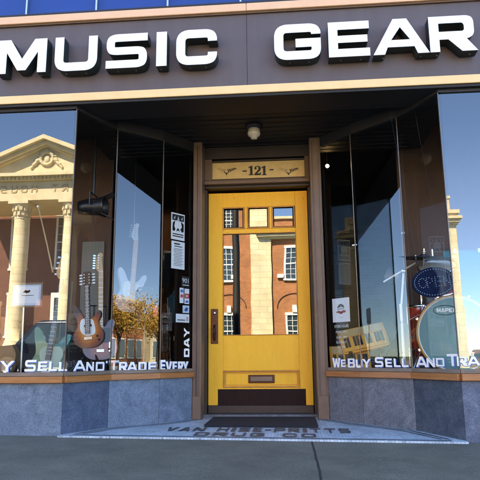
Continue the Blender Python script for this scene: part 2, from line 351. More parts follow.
def tag(o, label=None, cat=None, group=None, kind=None):
    if label: o['label'] = label
    if cat: o['category'] = cat
    if group: o['group'] = group
    if kind: o['kind'] = kind
    return o
def thing(name, label, cat, loc=(0, 0, 0), rz=0, group=None):
    o = bpy.data.objects.new(name, None); o.empty_display_size = .1; col.objects.link(o); o.location = loc; o.rotation_euler = (0, 0, rz)
    return tag(o, label, cat, group)
def copy_tree(o, parent=None):
    c = o.copy(); col.objects.link(c); c.parent = parent
    for ch in [x for x in list(bpy.data.objects) if x.parent == o]: copy_tree(ch, c)
    return c
def smoothpoly(pts, k=6):
    out = []; n = len(pts)
    for i in range(n):
        p0, p1, p2, p3 = (Vector(pts[(i+j-1) % n]) for j in range(4))
        for j in range(k):
            t = j/k
            out.append(tuple(.5*((2*p1)+(p2-p0)*t+(2*p0-5*p1+4*p2-p3)*t*t+(3*p1-p0-3*p2+p3)*t**3)))
    return out

# ------------------------------------------------------------------ lettering
def stroke(pts, t):
    P = [Vector(p) for p in pts]; L = []; Rr = []
    for i, p in enumerate(P):
        d1 = (P[i]-P[i-1]).normalized() if i else (P[1]-P[0]).normalized()
        d2 = (P[i+1]-P[i]).normalized() if i < len(P)-1 else d1
        n1 = Vector((-d1.y, d1.x)); n2 = Vector((-d2.y, d2.x)); mm = (n1+n2).normalized()
        k = min(t/2/max(mm.dot(n1), .3), t)
        L.append(p+mm*k); Rr.append(p-mm*k)
    return [tuple(v) for v in L+Rr[::-1]]
def glyph(ch, w, t=.26, h=.24):
    """outline of one squared, extended capital in a w x 1 box: list of closed polygons"""
    a = t/2; b = h/2; W = w; c = .1
    if ch == 'M': return [[(0, 0), (0, 1), (.25*W, 1), (.5*W, .42), (.75*W, 1), (W, 1), (W, 0), (W-t, 0), (W-t, .62), (.585*W, .08), (.415*W, .08), (t, .62), (t, 0)]]
    if ch == 'U': return [stroke([(a, 1), (a, b+.16), (a+.05, b+.05), (a+.16, b), (W-a-.16, b), (W-a-.05, b+.05), (W-a, b+.16), (W-a, 1)], t)]
    if ch == 'S': return [stroke([(W, 1-b), (a+.13, 1-b), (a+.03, 1-b-.04), (a, 1-b-.12), (a, .5+.1), (a+.04, .5+.02), (a+.14, .5), (W-a-.14, .5), (W-a-.04, .48), (W-a, .4), (W-a, b+.12), (W-a-.03, b+.04), (W-a-.13, b), (0, b)], h)]
    if ch == 'I': return [[(0, 0), (0, 1), (W, 1), (W, 0)]]
    if ch == 'C': return [stroke([(W-a, .66), (W-a, 1-b-.13), (W-a-.04, 1-b-.04), (W-a-.14, 1-b), (a+.16, 1-b), (a+.05, 1-b-.05), (a, 1-b-.16), (a, b+.16), (a+.05, b+.05), (a+.16, b), (W-a-.14, b), (W-a-.04, b+.04), (W-a, b+.13), (W-a, .34)], t)]
    if ch == 'G': return [stroke([(W-a, .70), (W-a, 1-b-.13), (W-a-.04, 1-b-.04), (W-a-.14, 1-b), (a+.16, 1-b), (a+.05, 1-b-.05), (a, 1-b-.16), (a, b+.16), (a+.05, b+.05), (a+.16, b), (W-a-.14, b), (W-a-.04, b+.04), (W-a, b+.13), (W-a, .46), (W*.46, .46)], t)]
    if ch == 'E': return [[(0, 0), (0, 1), (W, 1), (W, 1-h), (t, 1-h), (t, .5+b*.9), (W*.95, .5+b*.9), (W*.95, .5-b*.9), (t, .5-b*.9), (t, h), (W, h), (W, 0)]]
    if ch == 'F': return [[(0, 0), (0, 1), (W, 1), (W, 1-h), (t, 1-h), (t, .5+b), (W*.9, .5+b), (W*.9, .5-b), (t, .5-b), (t, 0)]]
    if ch == 'L': return [[(0, 0), (0, 1), (t, 1), (t, h), (W, h), (W, 0)]]
    if ch == 'A': return [[(0, 0), (W*.5-t*.72, 1), (W*.5+t*.72, 1), (W, 0), (W-t*1.2, 0), (W-t*1.2-.11*W/2, .2), (t*1.2+.11*W/2, .2), (t*1.2, 0)], [(W*.5, .76), (W*.5+.17*W, .40), (W*.5-.17*W, .40)]]
    if ch == 'R': return [[(0, 0), (0, 1), (W-.16, 1), (W-.04, .95), (W, .84), (W, .52), (W-.04, .42), (W-.14, .36), (W-.2, .35), (W+.06, 0), (W-t*1.35, 0), (W*.42, .34), (t, .34), (t, 0)], [(t, .56), (t, 1-h*.9), (W-t-.04, 1-h*.9), (W-t, .74), (W-t, .6), (W-t-.04, .56)]]
    if ch == 'P': return [[(0, 0), (0, 1), (W-.12, 1), (W, .88), (W, .46), (W-.12, .34), (t, .34), (t, 0)], [(t, .54), (t, 1-h*.9), (W-t, 1-h*.9), (W-t, .54)]]
    if ch == 'B': return [[(0, 0), (0, 1), (W-.14, 1), (W-.03, .9), (W-.03, .6), (W-.1, .52), (W, .42), (W, .1), (W-.12, 0)], [(t, h*.8), (t, .42), (W-t, .42), (W-t, h*.8)], [(t, .6), (t, 1-h*.8), (W-t-.03, 1-h*.8), (W-t-.03, .6)]]
    if ch in 'DO':
        k = .03 if ch == 'D' else .16
        return [[(k, 0), (0, k), (0, 1-k), (k, 1), (W-.18, 1), (W-.05, .95), (W, .82), (W, .18), (W-.05, .05), (W-.18, 0)], [(t, h), (t, 1-h), (W-t-.03, 1-h), (W-t, 1-h-.05), (W-t, h+.05), (W-t-.03, h)]]
    if ch == 'N': return [[(0, 0), (0, 1), (t*1.1, 1), (W-t, .38), (W-t, 1), (W, 1), (W, 0), (W-t*1.1, 0), (t, .62), (t, 0)]]
    if ch == 'T': return [[(0, 1), (W, 1), (W, 1-h), (W/2+a, 1-h), (W/2+a, 0), (W/2-a, 0), (W/2-a, 1-h), (0, 1-h)]]
    if ch == 'H': return [[(0, 0), (0, 1), (t, 1), (t, .5+b), (W-t, .5+b), (W-t, 1), (W, 1), (W, 0), (W-t, 0), (W-t, .5-b), (t, .5-b), (t, 0)]]
    if ch == 'V': return [[(0, 1), (t*1.15, 1), (W/2, .3), (W-t*1.15, 1), (W, 1), (W/2+t*.6, 0), (W/2-t*.6, 0)]]
    if ch == 'W': return [[(0, 1), (t*1.05, 1), (.29*W, .36), (.43*W, .95), (.57*W, .95), (.71*W, .36), (W-t*1.05, 1), (W, 1), (.80*W, 0), (.63*W, 0), (.5*W, .5), (.37*W, 0), (.2*W, 0)]]
    if ch == 'Y': return [[(0, 1), (t*1.2, 1), (W/2, .6), (W-t*1.2, 1), (W, 1), (W/2+a, .42), (W/2+a, 0), (W/2-a, 0), (W/2-a, .42)]]
    if ch == 'X': return [[(0, 1), (t*1.2, 1), (W/2, .63), (W-t*1.2, 1), (W, 1), (W*.62, .5), (W, 0), (W-t*1.2, 0), (W/2, .37), (t*1.2, 0), (0, 0), (W*.38, .5)]]
    if ch == '-': return [[(0, .4), (0, .6), (W, .6), (W, .4)]]
    if ch == "'": return [[(0, .8), (0, 1), (W, 1), (W, .8)]]
def round_corners(poly, r, ymin=-1):
    """round the obtuse, chamfer-like corners of an outline into arcs"""
    out = []; n = len(poly)
    for i in range(n):
        p, q, w_ = Vector(poly[i-1]), Vector(poly[i]), Vector(poly[(i+1) % n])
        a, b = p-q, w_-q
        if a.length < 1e-6 or b.length < 1e-6: out.append(tuple(q)); continue
        ang = a.angle(b)
        if 1.75 < ang < 3.08 and q.y > ymin:
            k = min(r, a.length*.5, b.length*.5); A = q+a.normalized()*k; B = q+b.normalized()*k
            for j in range(5):
                t = j/4; out.append(tuple(A*(1-t)**2+q*2*t*(1-t)+B*t*t))
        else: out.append(tuple(q))
    return out
def poly_mesh(polys, depth, rnd=0, ymin=-1):
    if rnd: polys = [round_corners(p, rnd, ymin) for p in polys]
    """fill closed 2-D outlines (holes allowed) and give them thickness; xz plane becomes xy here"""
    cu = bpy.data.curves.new('glyph', 'CURVE'); cu.dimensions = '2D'; cu.fill_mode = 'BOTH'; cu.extrude = depth/2
    for p in polys:
        sp = cu.splines.new('POLY'); sp.points.add(len(p)-1); sp.use_cyclic_u = True
        for q, v in zip(sp.points, p): q.co = (v[0], v[1], 0, 1)
    ob = bpy.data.objects.new('glyph', cu); col.objects.link(ob)
    dg = bpy.context.evaluated_depsgraph_get(); dg.update()
    me = bpy.data.meshes.new_from_object(ob.evaluated_get(dg))
    bpy.data.objects.remove(ob); bpy.data.curves.remove(cu)
    V = [v.co.copy() for v in me.vertices]; F = [tuple(p.vertices) for p in me.polygons]
    bpy.data.meshes.remove(me); return V, F
def add_glyph(mb, ch, w, O, X, Y, depth, t=.26, h=.24, N=None, grow=0):
    """O lower-left corner, X vector of one unit along, Y vector of one unit up, depth along N"""
    O, X, Y = Vector(O), Vector(X), Vector(Y); N = N or X.cross(Y).normalized()
    V, F = poly_mesh(glyph(ch, w, t, h), 1.0)
    mb.add([O+X*v.x+Y*v.y+N*(v.z*depth) for v in V], F)
def font_text(mb, text, O, X, Y, depth=.0015, align='LEFT'):
    cu = bpy.data.curves.new('t', 'FONT'); cu.body = text; cu.size = 1; cu.align_x = align; cu.resolution_u = 3
    ob = bpy.data.objects.new('t', cu); col.objects.link(ob)
    dg = bpy.context.evaluated_depsgraph_get(); dg.update()
    me = bpy.data.meshes.new_from_object(ob.evaluated_get(dg)); bpy.data.objects.remove(ob); bpy.data.curves.remove(cu)
    O, X, Y = Vector(O), Vector(X), Vector(Y); N = X.cross(Y).normalized()
    mb.add([O+X*v.co.x+Y*v.co.y+N*depth for v in me.vertices], [tuple(p.vertices) for p in me.polygons]); bpy.data.meshes.remove(me)

# ------------------------------------------------------------------ world and sun
SUN_EL, SUN_AZ = R(48), R(-32)          # azimuth from +Y towards +X
w = bpy.data.worlds.new('World'); sc.world = w; w.use_nodes = True
wn, wl = w.node_tree.nodes, w.node_tree.links
sky = wn.new('ShaderNodeTexSky'); sky.sky_type = 'NISHITA'; sky.sun_disc = False
sky.sun_elevation = SUN_EL; sky.sun_rotation = SUN_AZ % (2*math.pi); sky.air_density = .7; sky.dust_density = .0; sky.ozone_density = 6.0; sky.altitude = 600
bg = wn['Background']; bg.inputs[1].default_value = .115; wl.new(sky.outputs[0], bg.inputs[0])
sd = bpy.data.lights.new('sun', 'SUN'); sd.energy = 5.0; sd.angle = R(.5); sd.color = (1, .93, .80)
so = bpy.data.objects.new('sun', sd); col.objects.link(so)
sdir = Vector((math.sin(SUN_AZ)*math.cos(SUN_EL), math.cos(SUN_AZ)*math.cos(SUN_EL), math.sin(SUN_EL)))
so.rotation_euler = sdir.to_track_quat('Z', 'Y').to_euler()
sc.view_settings.view_transform = 'Standard'; sc.view_settings.look = 'None'; sc.view_settings.gamma = 1
sc.view_settings.exposure = 3.42
sc.view_settings.use_white_balance = True; sc.view_settings.white_balance_temperature = 7800; sc.view_settings.white_balance_tint = 10
sc.render.engine = 'CYCLES'
try:
    sc.cycles.max_bounces = 10; sc.cycles.glossy_bounces = 5; sc.cycles.transparent_max_bounces = 16; sc.cycles.diffuse_bounces = 4
    sc.cycles.caustics_reflective = False
except Exception: pass

# ------------------------------------------------------------------ ground
def g(x): return -.0127*(max(-9, min(9, x))+.25)
def strip(name, m_, x0, x1, y0, y1, dz, nx=24):
    b = MB(); xs = [x0+(x1-x0)*i/nx for i in range(nx+1)]
    xs = sorted(set(xs+[-9.0, 9.0])) if x0 < -9 else xs
    n = len(xs); vs = [(x, y, g(x)+dz) for y in (y0, y1) for x in xs]
    b.add(vs, [(i, i+1, n+i+1, n+i) for i in range(n-1)])
    return tag(b.build(name, m_), kind='structure')
strip('sidewalk', M['concrete'], -70, 90, -5.4, .3, 0)
b = MB(); 
for (xa, xb) in ((-70, -9), (-9, 9), (9, 90)):
    b.add([(x, y, g(x)+z) for x in (xa, xb) for y, z in ((-5.55, -.16), (-5.55, .004), (-5.4, .004), (-5.4, -.16))], [(0, 4, 5, 1), (1, 5, 6, 2), (2, 6, 7, 3)])
tag(b.build('kerb', M['kerb']), kind='structure')
strip('road', M['asphalt'], -70, 90, -16.4, -5.5, -.14)
b = MB()
for (xa, xb) in ((-70, -9), (-9, 9), (9, 90)):
    b.add([(x, y, g(x)+z) for x in (xa, xb) for y, z in ((-16.35, -.16), (-16.35, .012), (-16.5, .012), (-16.5, -.16))], [(0, 4, 5, 1), (1, 5, 6, 2), (2, 6, 7, 3)])
tag(b.build('kerb', M['kerb']), kind='structure')
strip('far_sidewalk', mat('pale_concrete', (.34, .33, .30), .8, var=.15, scale=3, bump=.2), -70, 90, -21.5, -16.45, .008)
strip('lawn', M['grass'], -70, 90, -40, -21.4, .0)
b = MB()
for i in range(-10, 14):
    x = i*5.0; b.add([(x, -11.05, g(x)-.136), (x+3, -11.05, g(x+3)-.136), (x+3, -10.92, g(x+3)-.136), (x, -10.92, g(x)-.136)], [(0, 1, 2, 3)])
tag(b.build('road_marking', M['paintline']), kind='structure')
b = MB(); b.add([(-900, -900, -.4), (900, -900, -.4), (900, 900, -.4), (-900, 900, -.4)], [(0, 1, 2, 3)])
tag(b.build('ground', M['grass']), kind='structure')

# ------------------------------------------------------------------ the shop building
LP = [(-7.0, 0), (-1.642, 0), (-1.445, .458), (-1.105, .760), (round(at(193, 270, 1.07).x, 3), 1.07)]
RP = [(5.6, 0), (1.159, 0), (.928, .445), (.58, .781), (round(at(325, 290, 1.07).x, 3), 1.07)]
DY = 1.344; ZS0, ZS1, ZG0, ZG1 = .383, .432, .462, 2.505
shop = thing('shop_building', 'music shop front with recessed yellow door, glass display windows and grey sign band', 'shop', (0, 0, 0))
# bulkhead panels of stone (outside face on the plan line, thickness inwards)
def side(Pl, sgn, mats):
    # sgn +1: left window (outside lies to the right of the direction of travel)
    for i in range(4):
        a, c = Pl[i], Pl[i+1]
        if i == 0:                          # the long street side is cut into slabs
            n = 5; cuts = [(a[0]+(c[0]-a[0])*k/n, 0) for k in range(n+1)]
        else: cuts = [a, c]
        for k in range(len(cuts)-1):
            p, q = Vector(cuts[k]), Vector(cuts[k+1]); d = (q-p).normalized()
            p = p+d*.0015; q = q-d*.0015
            b = MB().wallseg(p, q, -.25, ZS0, -.012*sgn if 0 else 0, .09*sgn)
            b.build('bulkhead_panel', mats[i], shop)
        # sill board, strip and head
        d = (Vector(c)-Vector(a)).normalized()
        MB().wallseg(a, c, ZS0+.002, ZS1, -.028*sgn, .10*sgn).build('sill', M['wood'], shop, .004)
        MB().wallseg(a, c, ZS1+.0015, ZG0, -.012*sgn, .05*sgn).build('glazing_strip', M['wood_grey'], shop, .003)
        MB().wallseg(a, c, ZG1, 2.63, .004*sgn, .05*sgn).build('window_head', M['black'], shop)
side(LP, 1, [M['stone_a'], M['stone_b'], M['stone_a'], M['stone_a']])
side(RP, -1, [M['stone_e'], M['stone_d'], M['stone_c'], M['stone_c']])
panes = {}
def pane(key, a, c, sgn):
    b = MB(); d = (Vector(c)-Vector(a)).normalized(); nn = Vector((-d.y, d.x))*.02*sgn
    A = Vector(a)+nn; C = Vector(c)+nn
    b.add([(A.x, A.y, ZG0-.01), (C.x, C.y, ZG0-.01), (C.x, C.y, ZG1+.01), (A.x, A.y, ZG1+.01)], [(0, 1, 2, 3)])
    panes[key] = b.build('window_pane', M['glass_front'] if key[1] == '0' else M['glass'], shop)
for i in range(4):
    pane('L%d' % i, LP[i], LP[i+1], 1); pane('R%d' % i, RP[i], RP[i+1], -1)
for P_ in (LP, RP):
    for q in P_[1:4]:
        MB().box(q[0]-.003, q[0]+.003, q[1]+.004, q[1]+.022, ZG0, ZG1).build('glass_joint', M['mull'], shop)

# window lettering : (char, left px, right px, bottom py, top py, pane)
def lettering(spec, base_y, P_, key0, name='lettering'):
    for ch, x0, x1, y0, y1, seg in spec:
        a, c = P_[seg], P_[seg+1]; 
        if P_ is RP: a, c = c, a
        d = (Vector(c)-Vector(a)).normalized(); out = Vector((d.y, -d.x, 0))
        A = Vector((*a, 0))+out*.004-out*.0
        aa = (A.x, A.y); cc = (A.x+d.x, A.y+d.y)
        p0 = seg_at(x0, y0, aa, cc); p1 = seg_at(x1, y0, aa, cc); p2 = seg_at(x0, y1, aa, cc)
        hgt = p2.z-p0.z; wid = (p1-p0).dot(Vector((d.x, d.y, 0)))
        X = Vector((d.x, d.y, 0))*hgt; Y = Vector((0, 0, hgt)); wunit = wid/hgt
        tt = .27 if wunit > .5 else .22
        O = p0-out*.018
        lm = MB(); add_glyph(lm, ch, wunit, O+out*.004, X, Y, .0015, tt, .20)
        lm.cur = 1; add_glyph(lm, ch, wunit, O+X*.075-Y*.07+out*.0015, X, Y, .0015, tt*1.1, .21)
        lm.build('letter', [M['vinyl'], M['blue_print']], panes[key0+str(seg)])
sL = []
sL += [('W', -62, -44, 372.5, 360, 0), ('E', -42, -33, 372, 361.5, 0), ('B', -26, -15, 372, 360.5, 0), ('U', -13, -2, 372, 361.5, 0), ('Y', -1.5, 13, 372, 361, 0)]
sL += [('S', 23.5, 35, 371.5, 360, 0), ('E', 37, 46, 371, 361.5, 0), ('L', 48, 56, 371, 362, 0), ('L', 58, 66, 371, 362, 0)]
sL += [('A', 74.5, 87, 371, 360.5, 1), ('N', 87.5, 95, 371, 362, 1), ('D', 97, 105.5, 371, 362, 1), ("'", 107, 108.5, 371, 361, 1)]
sL += [('T', 110, 120, 371, 360.5, 1), ('R', 119.5, 127.5, 371, 362, 2), ('A', 127.5, 138, 371, 362, 2), ('D', 139, 147, 371, 362, 2), ('E', 149, 157, 371, 362, 2)]
sL += [('E', 160, 166, 370.5, 360, 2), ('V', 166.5, 173, 371, 361.5, 3), ('E', 173.5, 178, 371, 361.5, 3), ('R', 179, 184, 371, 361.5, 3), ('Y', 183.5, 189.5, 371, 361.5, 3)]
lettering(sL, 0, LP, 'L')
sR = [('W', 331.5, 339.5, 367.5, 358, 3), ('E', 340, 344.5, 367, 359.5, 3), ('B', 347, 354, 367.5, 358.5, 3), ('U', 355, 361.5, 367.5, 359.5, 2), ('Y', 361.5, 370, 367.5, 359, 2)]
sR += [('S', 374, 382.5, 367, 357, 2), ('E', 384.5, 391, 367, 358.5, 2), ('L', 393, 399.5, 367, 358.5, 2), ('L', 401, 407.5, 367, 358.5, 2)]
sR += [('A', 414.5, 426, 367, 356.5, 1), ('N', 425.5, 433.5, 367, 358, 1), ('D', 435, 443, 366.5, 358, 1), ('T', 446, 457, 366, 354, 1)]
sR += [('R', 458, 468, 366, 356.5, 0), ('A', 468, 481, 365.5, 356.5, 0), ('D', 483, 494, 365.5, 356.5, 0), ('E', 497, 507, 365.5, 356.5, 0)]
lettering(sR, 0, RP, 'R')
# DAY written upwards on the last left pane
def pane_frame(P_, seg, px, py, off=.004):
    a, c = P_[seg], P_[seg+1]
    if P_ is RP: a, c = c, a
    d = (Vector(c)-Vector(a)).normalized(); out = Vector((d.y, -d.x, 0)); A = Vector((*a, 0))+out*(off-.02)
    return seg_at(px, py, (A.x, A.y), (A.x+d.x, A.y+d.y)), Vector((d.x, d.y, 0)), out
for ch, y0, y1 in (('D', 357, 348.5), ('A', 347.5, 338), ('Y', 337.5, 328)):
    p, d, out = pane_frame(LP, 3, 189.3, y0, .006); q, _, _ = pane_frame(LP, 3, 189.3, y1, .006); r_, _, _ = pane_frame(LP, 3, 184, y0, .006)
    hgt = (p-r_).length
    mb = MB(); add_glyph(mb, ch, (q.z-p.z)/hgt, p, Vector((0, 0, hgt)), -d*hgt, .0015, .3, .26); mb.build('letter', M['vinyl'], panes['L3'])

# upper band: soffit trim, sign board, trims, transom lights, wall above
zb0, zb1, zt0 = 2.55, 2.618, 3.237
zt1 = at(240, 7, 0).z; ztop0 = zt1+.035
XL, XR = -8.6, 8.6
MB().box(XL, XR, -.045, -.0305, zb0, zb1).build('lower_trim', M['cream'], shop, .006)
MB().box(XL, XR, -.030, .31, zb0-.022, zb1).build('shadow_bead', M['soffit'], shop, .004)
sign = MB()
cuts = [XL, -5.2, at(247, 45, 0).x, 4.9, XR]
for a_, c_ in zip(cuts, cuts[1:]): sign.box(a_+.0015, c_-.0015, -.012, .10, zb1+.002, zt0)
sign = sign.build('sign_board', M['sign_grey'], shop)
MB().box(XL, XR, .02, .2, zb1+.003, zt0-.003).build('sign_backing', M['black'], shop)
tt_ = MB()
for a_, c_ in zip(cuts, cuts[1:]): tt_.box(a_+.001, c_-.001, -.05, .2, zt0+.012, zt1)
tt_.build('upper_trim', M['peach'], shop, .006)
MB().box(XL, XR, -.03, .2, zt0+.001, zt0+.011).build('trim_bead', M['brown'], shop)
MB().box(XL, XR, -.02, .2, zt1+.001, ztop0).build('transom_sill', M['black'], shop)
lb = MB(); xs = [at(-60, 6, .03).x]+[at(p, 6, .03).x for p in (97, 168, 262, 345, 430, 520)]
step = xs[2]-xs[1]; xx = xs[1]-8*step; k = 0
while xx < XR-step:
    bb = MB(); bb.add([(xx+.008, .03, ztop0), (xx+step-.008, .03, ztop0), (xx+step-.008, .03, ztop0+.55), (xx+.008, .03, ztop0+.55)], [(0, 1, 2, 3)])
    wdw = bb.build('transom_light', M['glass_blue'], shop)
    MB().box(xx-.007, xx+.007, .012, .05, ztop0, ztop0+.55).build('glazing_bar', M['metal'], shop)
    xx += step
MB().box(XL, XR, .06, .3, ztop0-.001, ztop0+.56).build('transom_backing', mat('deep_blue_backing', (.008, .035, .15), .4, var=.2, scale=.5, c2=(.014, .06, .24)), shop)
MB().box(XL, XR, -.05, .4, ztop0+.552, ztop0+.68).build('belt_course', M['peach'], shop, .01)
MB().box(XL, XR, 0, .4, ztop0+.682, 7.3).build('upper_wall', M['brick_shop'], shop)
MB().box(XL, XR, -.18, .5, 7.302, 7.6).build('cornice', M['buff'], shop, .02)
MB().box(XL, XR, .41, 12, 6.9, 7.1).build('roof', M['roof'], shop)
for x in (-6.5, -3.9, -1.3, 1.3, 3.9, 6.5):
    f = MB(); z0 = 4.75
    f.box(x-.55, x+.55, -.04, -.002, z0-.1, z0); f.box(x-.5, x-.43, -.03, -.002, z0+.002, z0+1.8); f.box(x+.43, x+.5, -.03, -.002, z0+.002, z0+1.8)
    f.box(x-.5, x+.5, -.035, -.002, z0+1.802, z0+1.95); f.box(x-.43, x+.43, -.03, -.002, z0+.88, z0+.93)
    f = f.build('window', M['white'], shop); MB().box(x-.43, x+.43, -.012, -.001, z0, z0+1.8).build('window_glass', M['win_glass'], f)
# side and back walls of the shop
MB().box(XL, XL+.3, .302, 12, -.3, 6.898).build('party_wall', M['brick_shop'], shop)
MB().box(XR-.3, XR, .302, 12, -.3, 6.898).build('party_wall', M['brick_shop'], shop)
for x0, x1 in ((XL, -7.0), (5.6, XR)):
    MB().box(x0, x1, -.01, .299, -.3, zb0-.024).build('corner_pier', M['brown'], shop, .01)
# sign letters (front face stands 11 cm off the board)
def signletter(ch, xl, xr, yt, yb, t=.245, h=.225):
    Yf = -.122
    p0 = at(xl, yb, Yf); p1 = at(xr, yb, Yf); p2 = at((xl+xr)/2, yt, Yf); pm = at((xl+xr)/2, yb, Yf)
    z0, z1 = ZL0, ZL1
    hgt = z1-z0; wid = p1.x-p0.x
    V, F = poly_mesh(glyph(ch, wid/hgt, t, h), 1.0, 0 if ch in 'MAEI' else .2, .37 if ch == 'R' else -1)
    b = MB(); b.add([(p0.x+v.x*hgt, -.072+v.z*.094, z0+v.y*hgt) for v in V], F)
    o = b.build('sign_letter', [M['black_return']], sign)
    V2, F2 = poly_mesh(glyph(ch, wid/hgt, t, h), 1.0, 0 if ch in 'MAEI' else .2, .37 if ch == 'R' else -1)
    c = MB(); c.add([(p0.x+v.x*hgt, -.1215+v.z*.004, z0+v.y*hgt) for v in V2], F2)
    c.build('sign_letter_face', M['white_letter'], sign)
ZL0 = (at(62, 70.5, -.122).z+at(300, 59.5, -.122).z)/2; ZL1 = (at(75, 37, -.122).z+at(300, 24, -.122).z)/2
for spec in (('M', -3, 45.5, 41, 72), ('U', 54, 96.5, 37.5, 70), ('S', 105.5, 147, 35, 68), ('I', 156, 166.5, 32, 65.5), ('C', 176, 217, 31, 65),
             ('G', 274.5, 321.5, 24, 59), ('E', 329, 370.5, 21, 56), ('A', 373.5, 430, 18, 54), ('R', 430.5, 476, 16, 51)):
    signletter(*spec)

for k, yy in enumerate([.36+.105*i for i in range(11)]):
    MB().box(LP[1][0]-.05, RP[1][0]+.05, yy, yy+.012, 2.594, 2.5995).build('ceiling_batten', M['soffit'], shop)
# small bolts under the letters, weep streak caps on the board
for px_, py_ in ((41, 75), (66, 75.5), (86, 75), (118, 73.5), (136, 73), (161, 70.5), (190, 70), (206, 69.5), (290, 63.5), (309, 62.5), (341, 60.5), (361, 60), (383, 59), (421, 57.5), (437, 57), (470, 55)):
    q = at(px_, py_, -.08); MB().tube((q.x, -.075, ZL0-.002), (q.x, -.075, ZL0-.007), .004, n=8).build('letter_bolt', M['metal'], sign)
# recess ceiling and the header over the glass
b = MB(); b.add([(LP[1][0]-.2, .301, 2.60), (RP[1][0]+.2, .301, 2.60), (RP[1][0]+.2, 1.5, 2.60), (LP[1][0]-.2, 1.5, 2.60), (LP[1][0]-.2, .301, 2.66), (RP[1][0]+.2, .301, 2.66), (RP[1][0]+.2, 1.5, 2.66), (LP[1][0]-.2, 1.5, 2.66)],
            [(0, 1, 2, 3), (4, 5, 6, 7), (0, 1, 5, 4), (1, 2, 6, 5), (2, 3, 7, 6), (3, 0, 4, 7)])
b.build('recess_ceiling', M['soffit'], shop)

# ------------------------------------------------------------------ door and its frame
def px2(x0, y0, x1, y1, Y): # box in the door plane from pixel corners
    a = at(x0, (y0+y1)/2, Y); c = at(x1, (y0+y1)/2, Y); t_ = at((x0+x1)/2, y0, Y); u_ = at((x0+x1)/2, y1, Y)
    return a.x, c.x, u_.z, t_.z
dx0, dx1 = -.776, .205; dz0 = .05; dz1 = at(261, 192, DY).z
frame = MB()
frame.box(LP[4][0]-.004, dx0-.022, 1.075, 1.5, -.05, 2.60)
frame.box(dx1+.022, RP[4][0]+.004, 1.075, 1.5, -.05, 2.60)
frame = frame.build('door_frame', M['brown'], shop, .006)
for xx_, w_ in ((LP[4][0]+.012, .010), (LP[4][0]+.036, .006), (dx0-.045, .008), (dx1+.045, .008), (RP[4][0]-.014, .010)):
    MB().box(xx_-w_/2, xx_+w_/2, 1.066, 1.0745, .03, 2.56).build('jamb_bead', M['brown_dark'] if w_ == .006 else M['brown'], frame, .003)
for xa_, xb_ in ((LP[4][0]+.002, dx0-.024), (dx1+.024, RP[4][0]-.002)):
    MB().box(xa_, xb_, 1.058, 1.0745, .02, .22).build('plinth_block', M['brown'], frame, .004)
st = MB(); 
st.box(dx0-.0215, dx0-.002, 1.29, 1.46, .03, dz1+.02); st.box(dx1+.002, dx1+.0215, 1.29, 1.46, .03, dz1+.02)
st.build('door_stop', M['brown_dark'], frame)
b = MB(); za, zb = at(261, 190.5, 1.25).z, at(261, 180, 1.2).z
b.box(dx0-.0195, dx1+.0195, 1.24, 1.46, dz1+.021, dz1+.045)
b.build('head_moulding', M['brown_dark'], frame, .004)
MB().box(dx0-.0215, dx1+.0215, 1.18, 1.46, dz1+.046, dz1+.075).build('head_moulding', M['brown'], frame, .006)
zt_a = at(258, 178.5, 1.25).z; zt_b = at(258, 160.5, 1.25).z
MB().box(dx0-.0215, dx1+.0215, 1.25, 1.46, dz1+.076, zt_a-.004).build('transom_bar', M['brown'], frame, .003)
MB().box(dx0-.0215, dx1+.0215, 1.25, 1.46, zt_b+.03, 2.599).build('frame_head', M['brown_dark'], frame)
tx0, tx1 = at(213, 170, 1.25).x, at(303.5, 170, 1.25).x
MB().box(dx0-.0215, tx0-.012, 1.25, 1.46, zt_a-.003, zt_b+.029).build('transom_stile', M['brown'], frame, .003); MB().box(tx1+.012, dx1+.0215, 1.25, 1.46, zt_a-.003, zt_b+.029).build('transom_stile', M['brown'], frame, .003)
fr_ = MB(); fr_.box(tx0-.0115, tx1+.0115, 1.255, 1.30, zt_b+.001, zt_b+.012); fr_.box(tx0-.0115, tx1+.0115, 1.255, 1.30, zt_a-.002, zt_a+.008)
fr_.build('transom_bead', M['brown_dark'], frame)
MB().box(tx0-.011, tx1+.011, 1.285, 1.31, zt_a+.009, zt_b).build('number_panel', M['gold'], frame)
# the number 121 in heavy slab numerals, with dashes and ornaments
nb = MB(); Y_ = 1.2835
def numrect(x0, x1, y0, y1): 
    a = at(x0, (y0+y1)/2, Y_); c = at(x1, (y0+y1)/2, Y_); t_ = at(258, y0, Y_).z; u_ = at(258, y1, Y_).z
    nb.box(a.x, c.x, Y_-.001, Y_+.0005, u_, t_)
def one(cx):
    O = at(cx, 175.2, Y_); H = at(cx, 165.8, Y_).z-O.z
    poly = [(-.26, 0), (.26, 0), (.26, .08), (.13, .12), (.13, 1), (.0, 1), (-.28, .86), (-.28, .76), (-.12, .8), (-.12, .12), (-.26, .08)]
    V, F = poly_mesh([poly], 1); nb.add([(O.x+v.x*H, Y_+v.z*.001, O.z+v.y*H) for v in V], F)
def two(cx):
    O = at(cx, 175.2, Y_); H = at(cx, 165.8, Y_).z-O.z
    poly = [(-.32, 0), (.33, 0), (.35, .32), (.28, .32), (.22, .2), (-.05, .2), (.2, .42), (.33, .6), (.33, .8), (.2, .96), (0, 1), (-.2, .95), (-.31, .82), (-.31, .66), (-.2, .6), (-.1, .66), (-.1, .78), (-.14, .86), (0, .93), (.08, .86), (.1, .72), (.04, .55), (-.32, .16)]
    V, F = poly_mesh([poly], 1); nb.add([(O.x+v.x*H, Y_+v.z*.001, O.z+v.y*H) for v in V], F)
one(251.3); two(257.6); one(264.3)
numrect(242.5, 246.8, 170, 171.2); numrect(269.5, 273.5, 169.6, 170.8)
nb.build('house_number', M['ink'], frame)
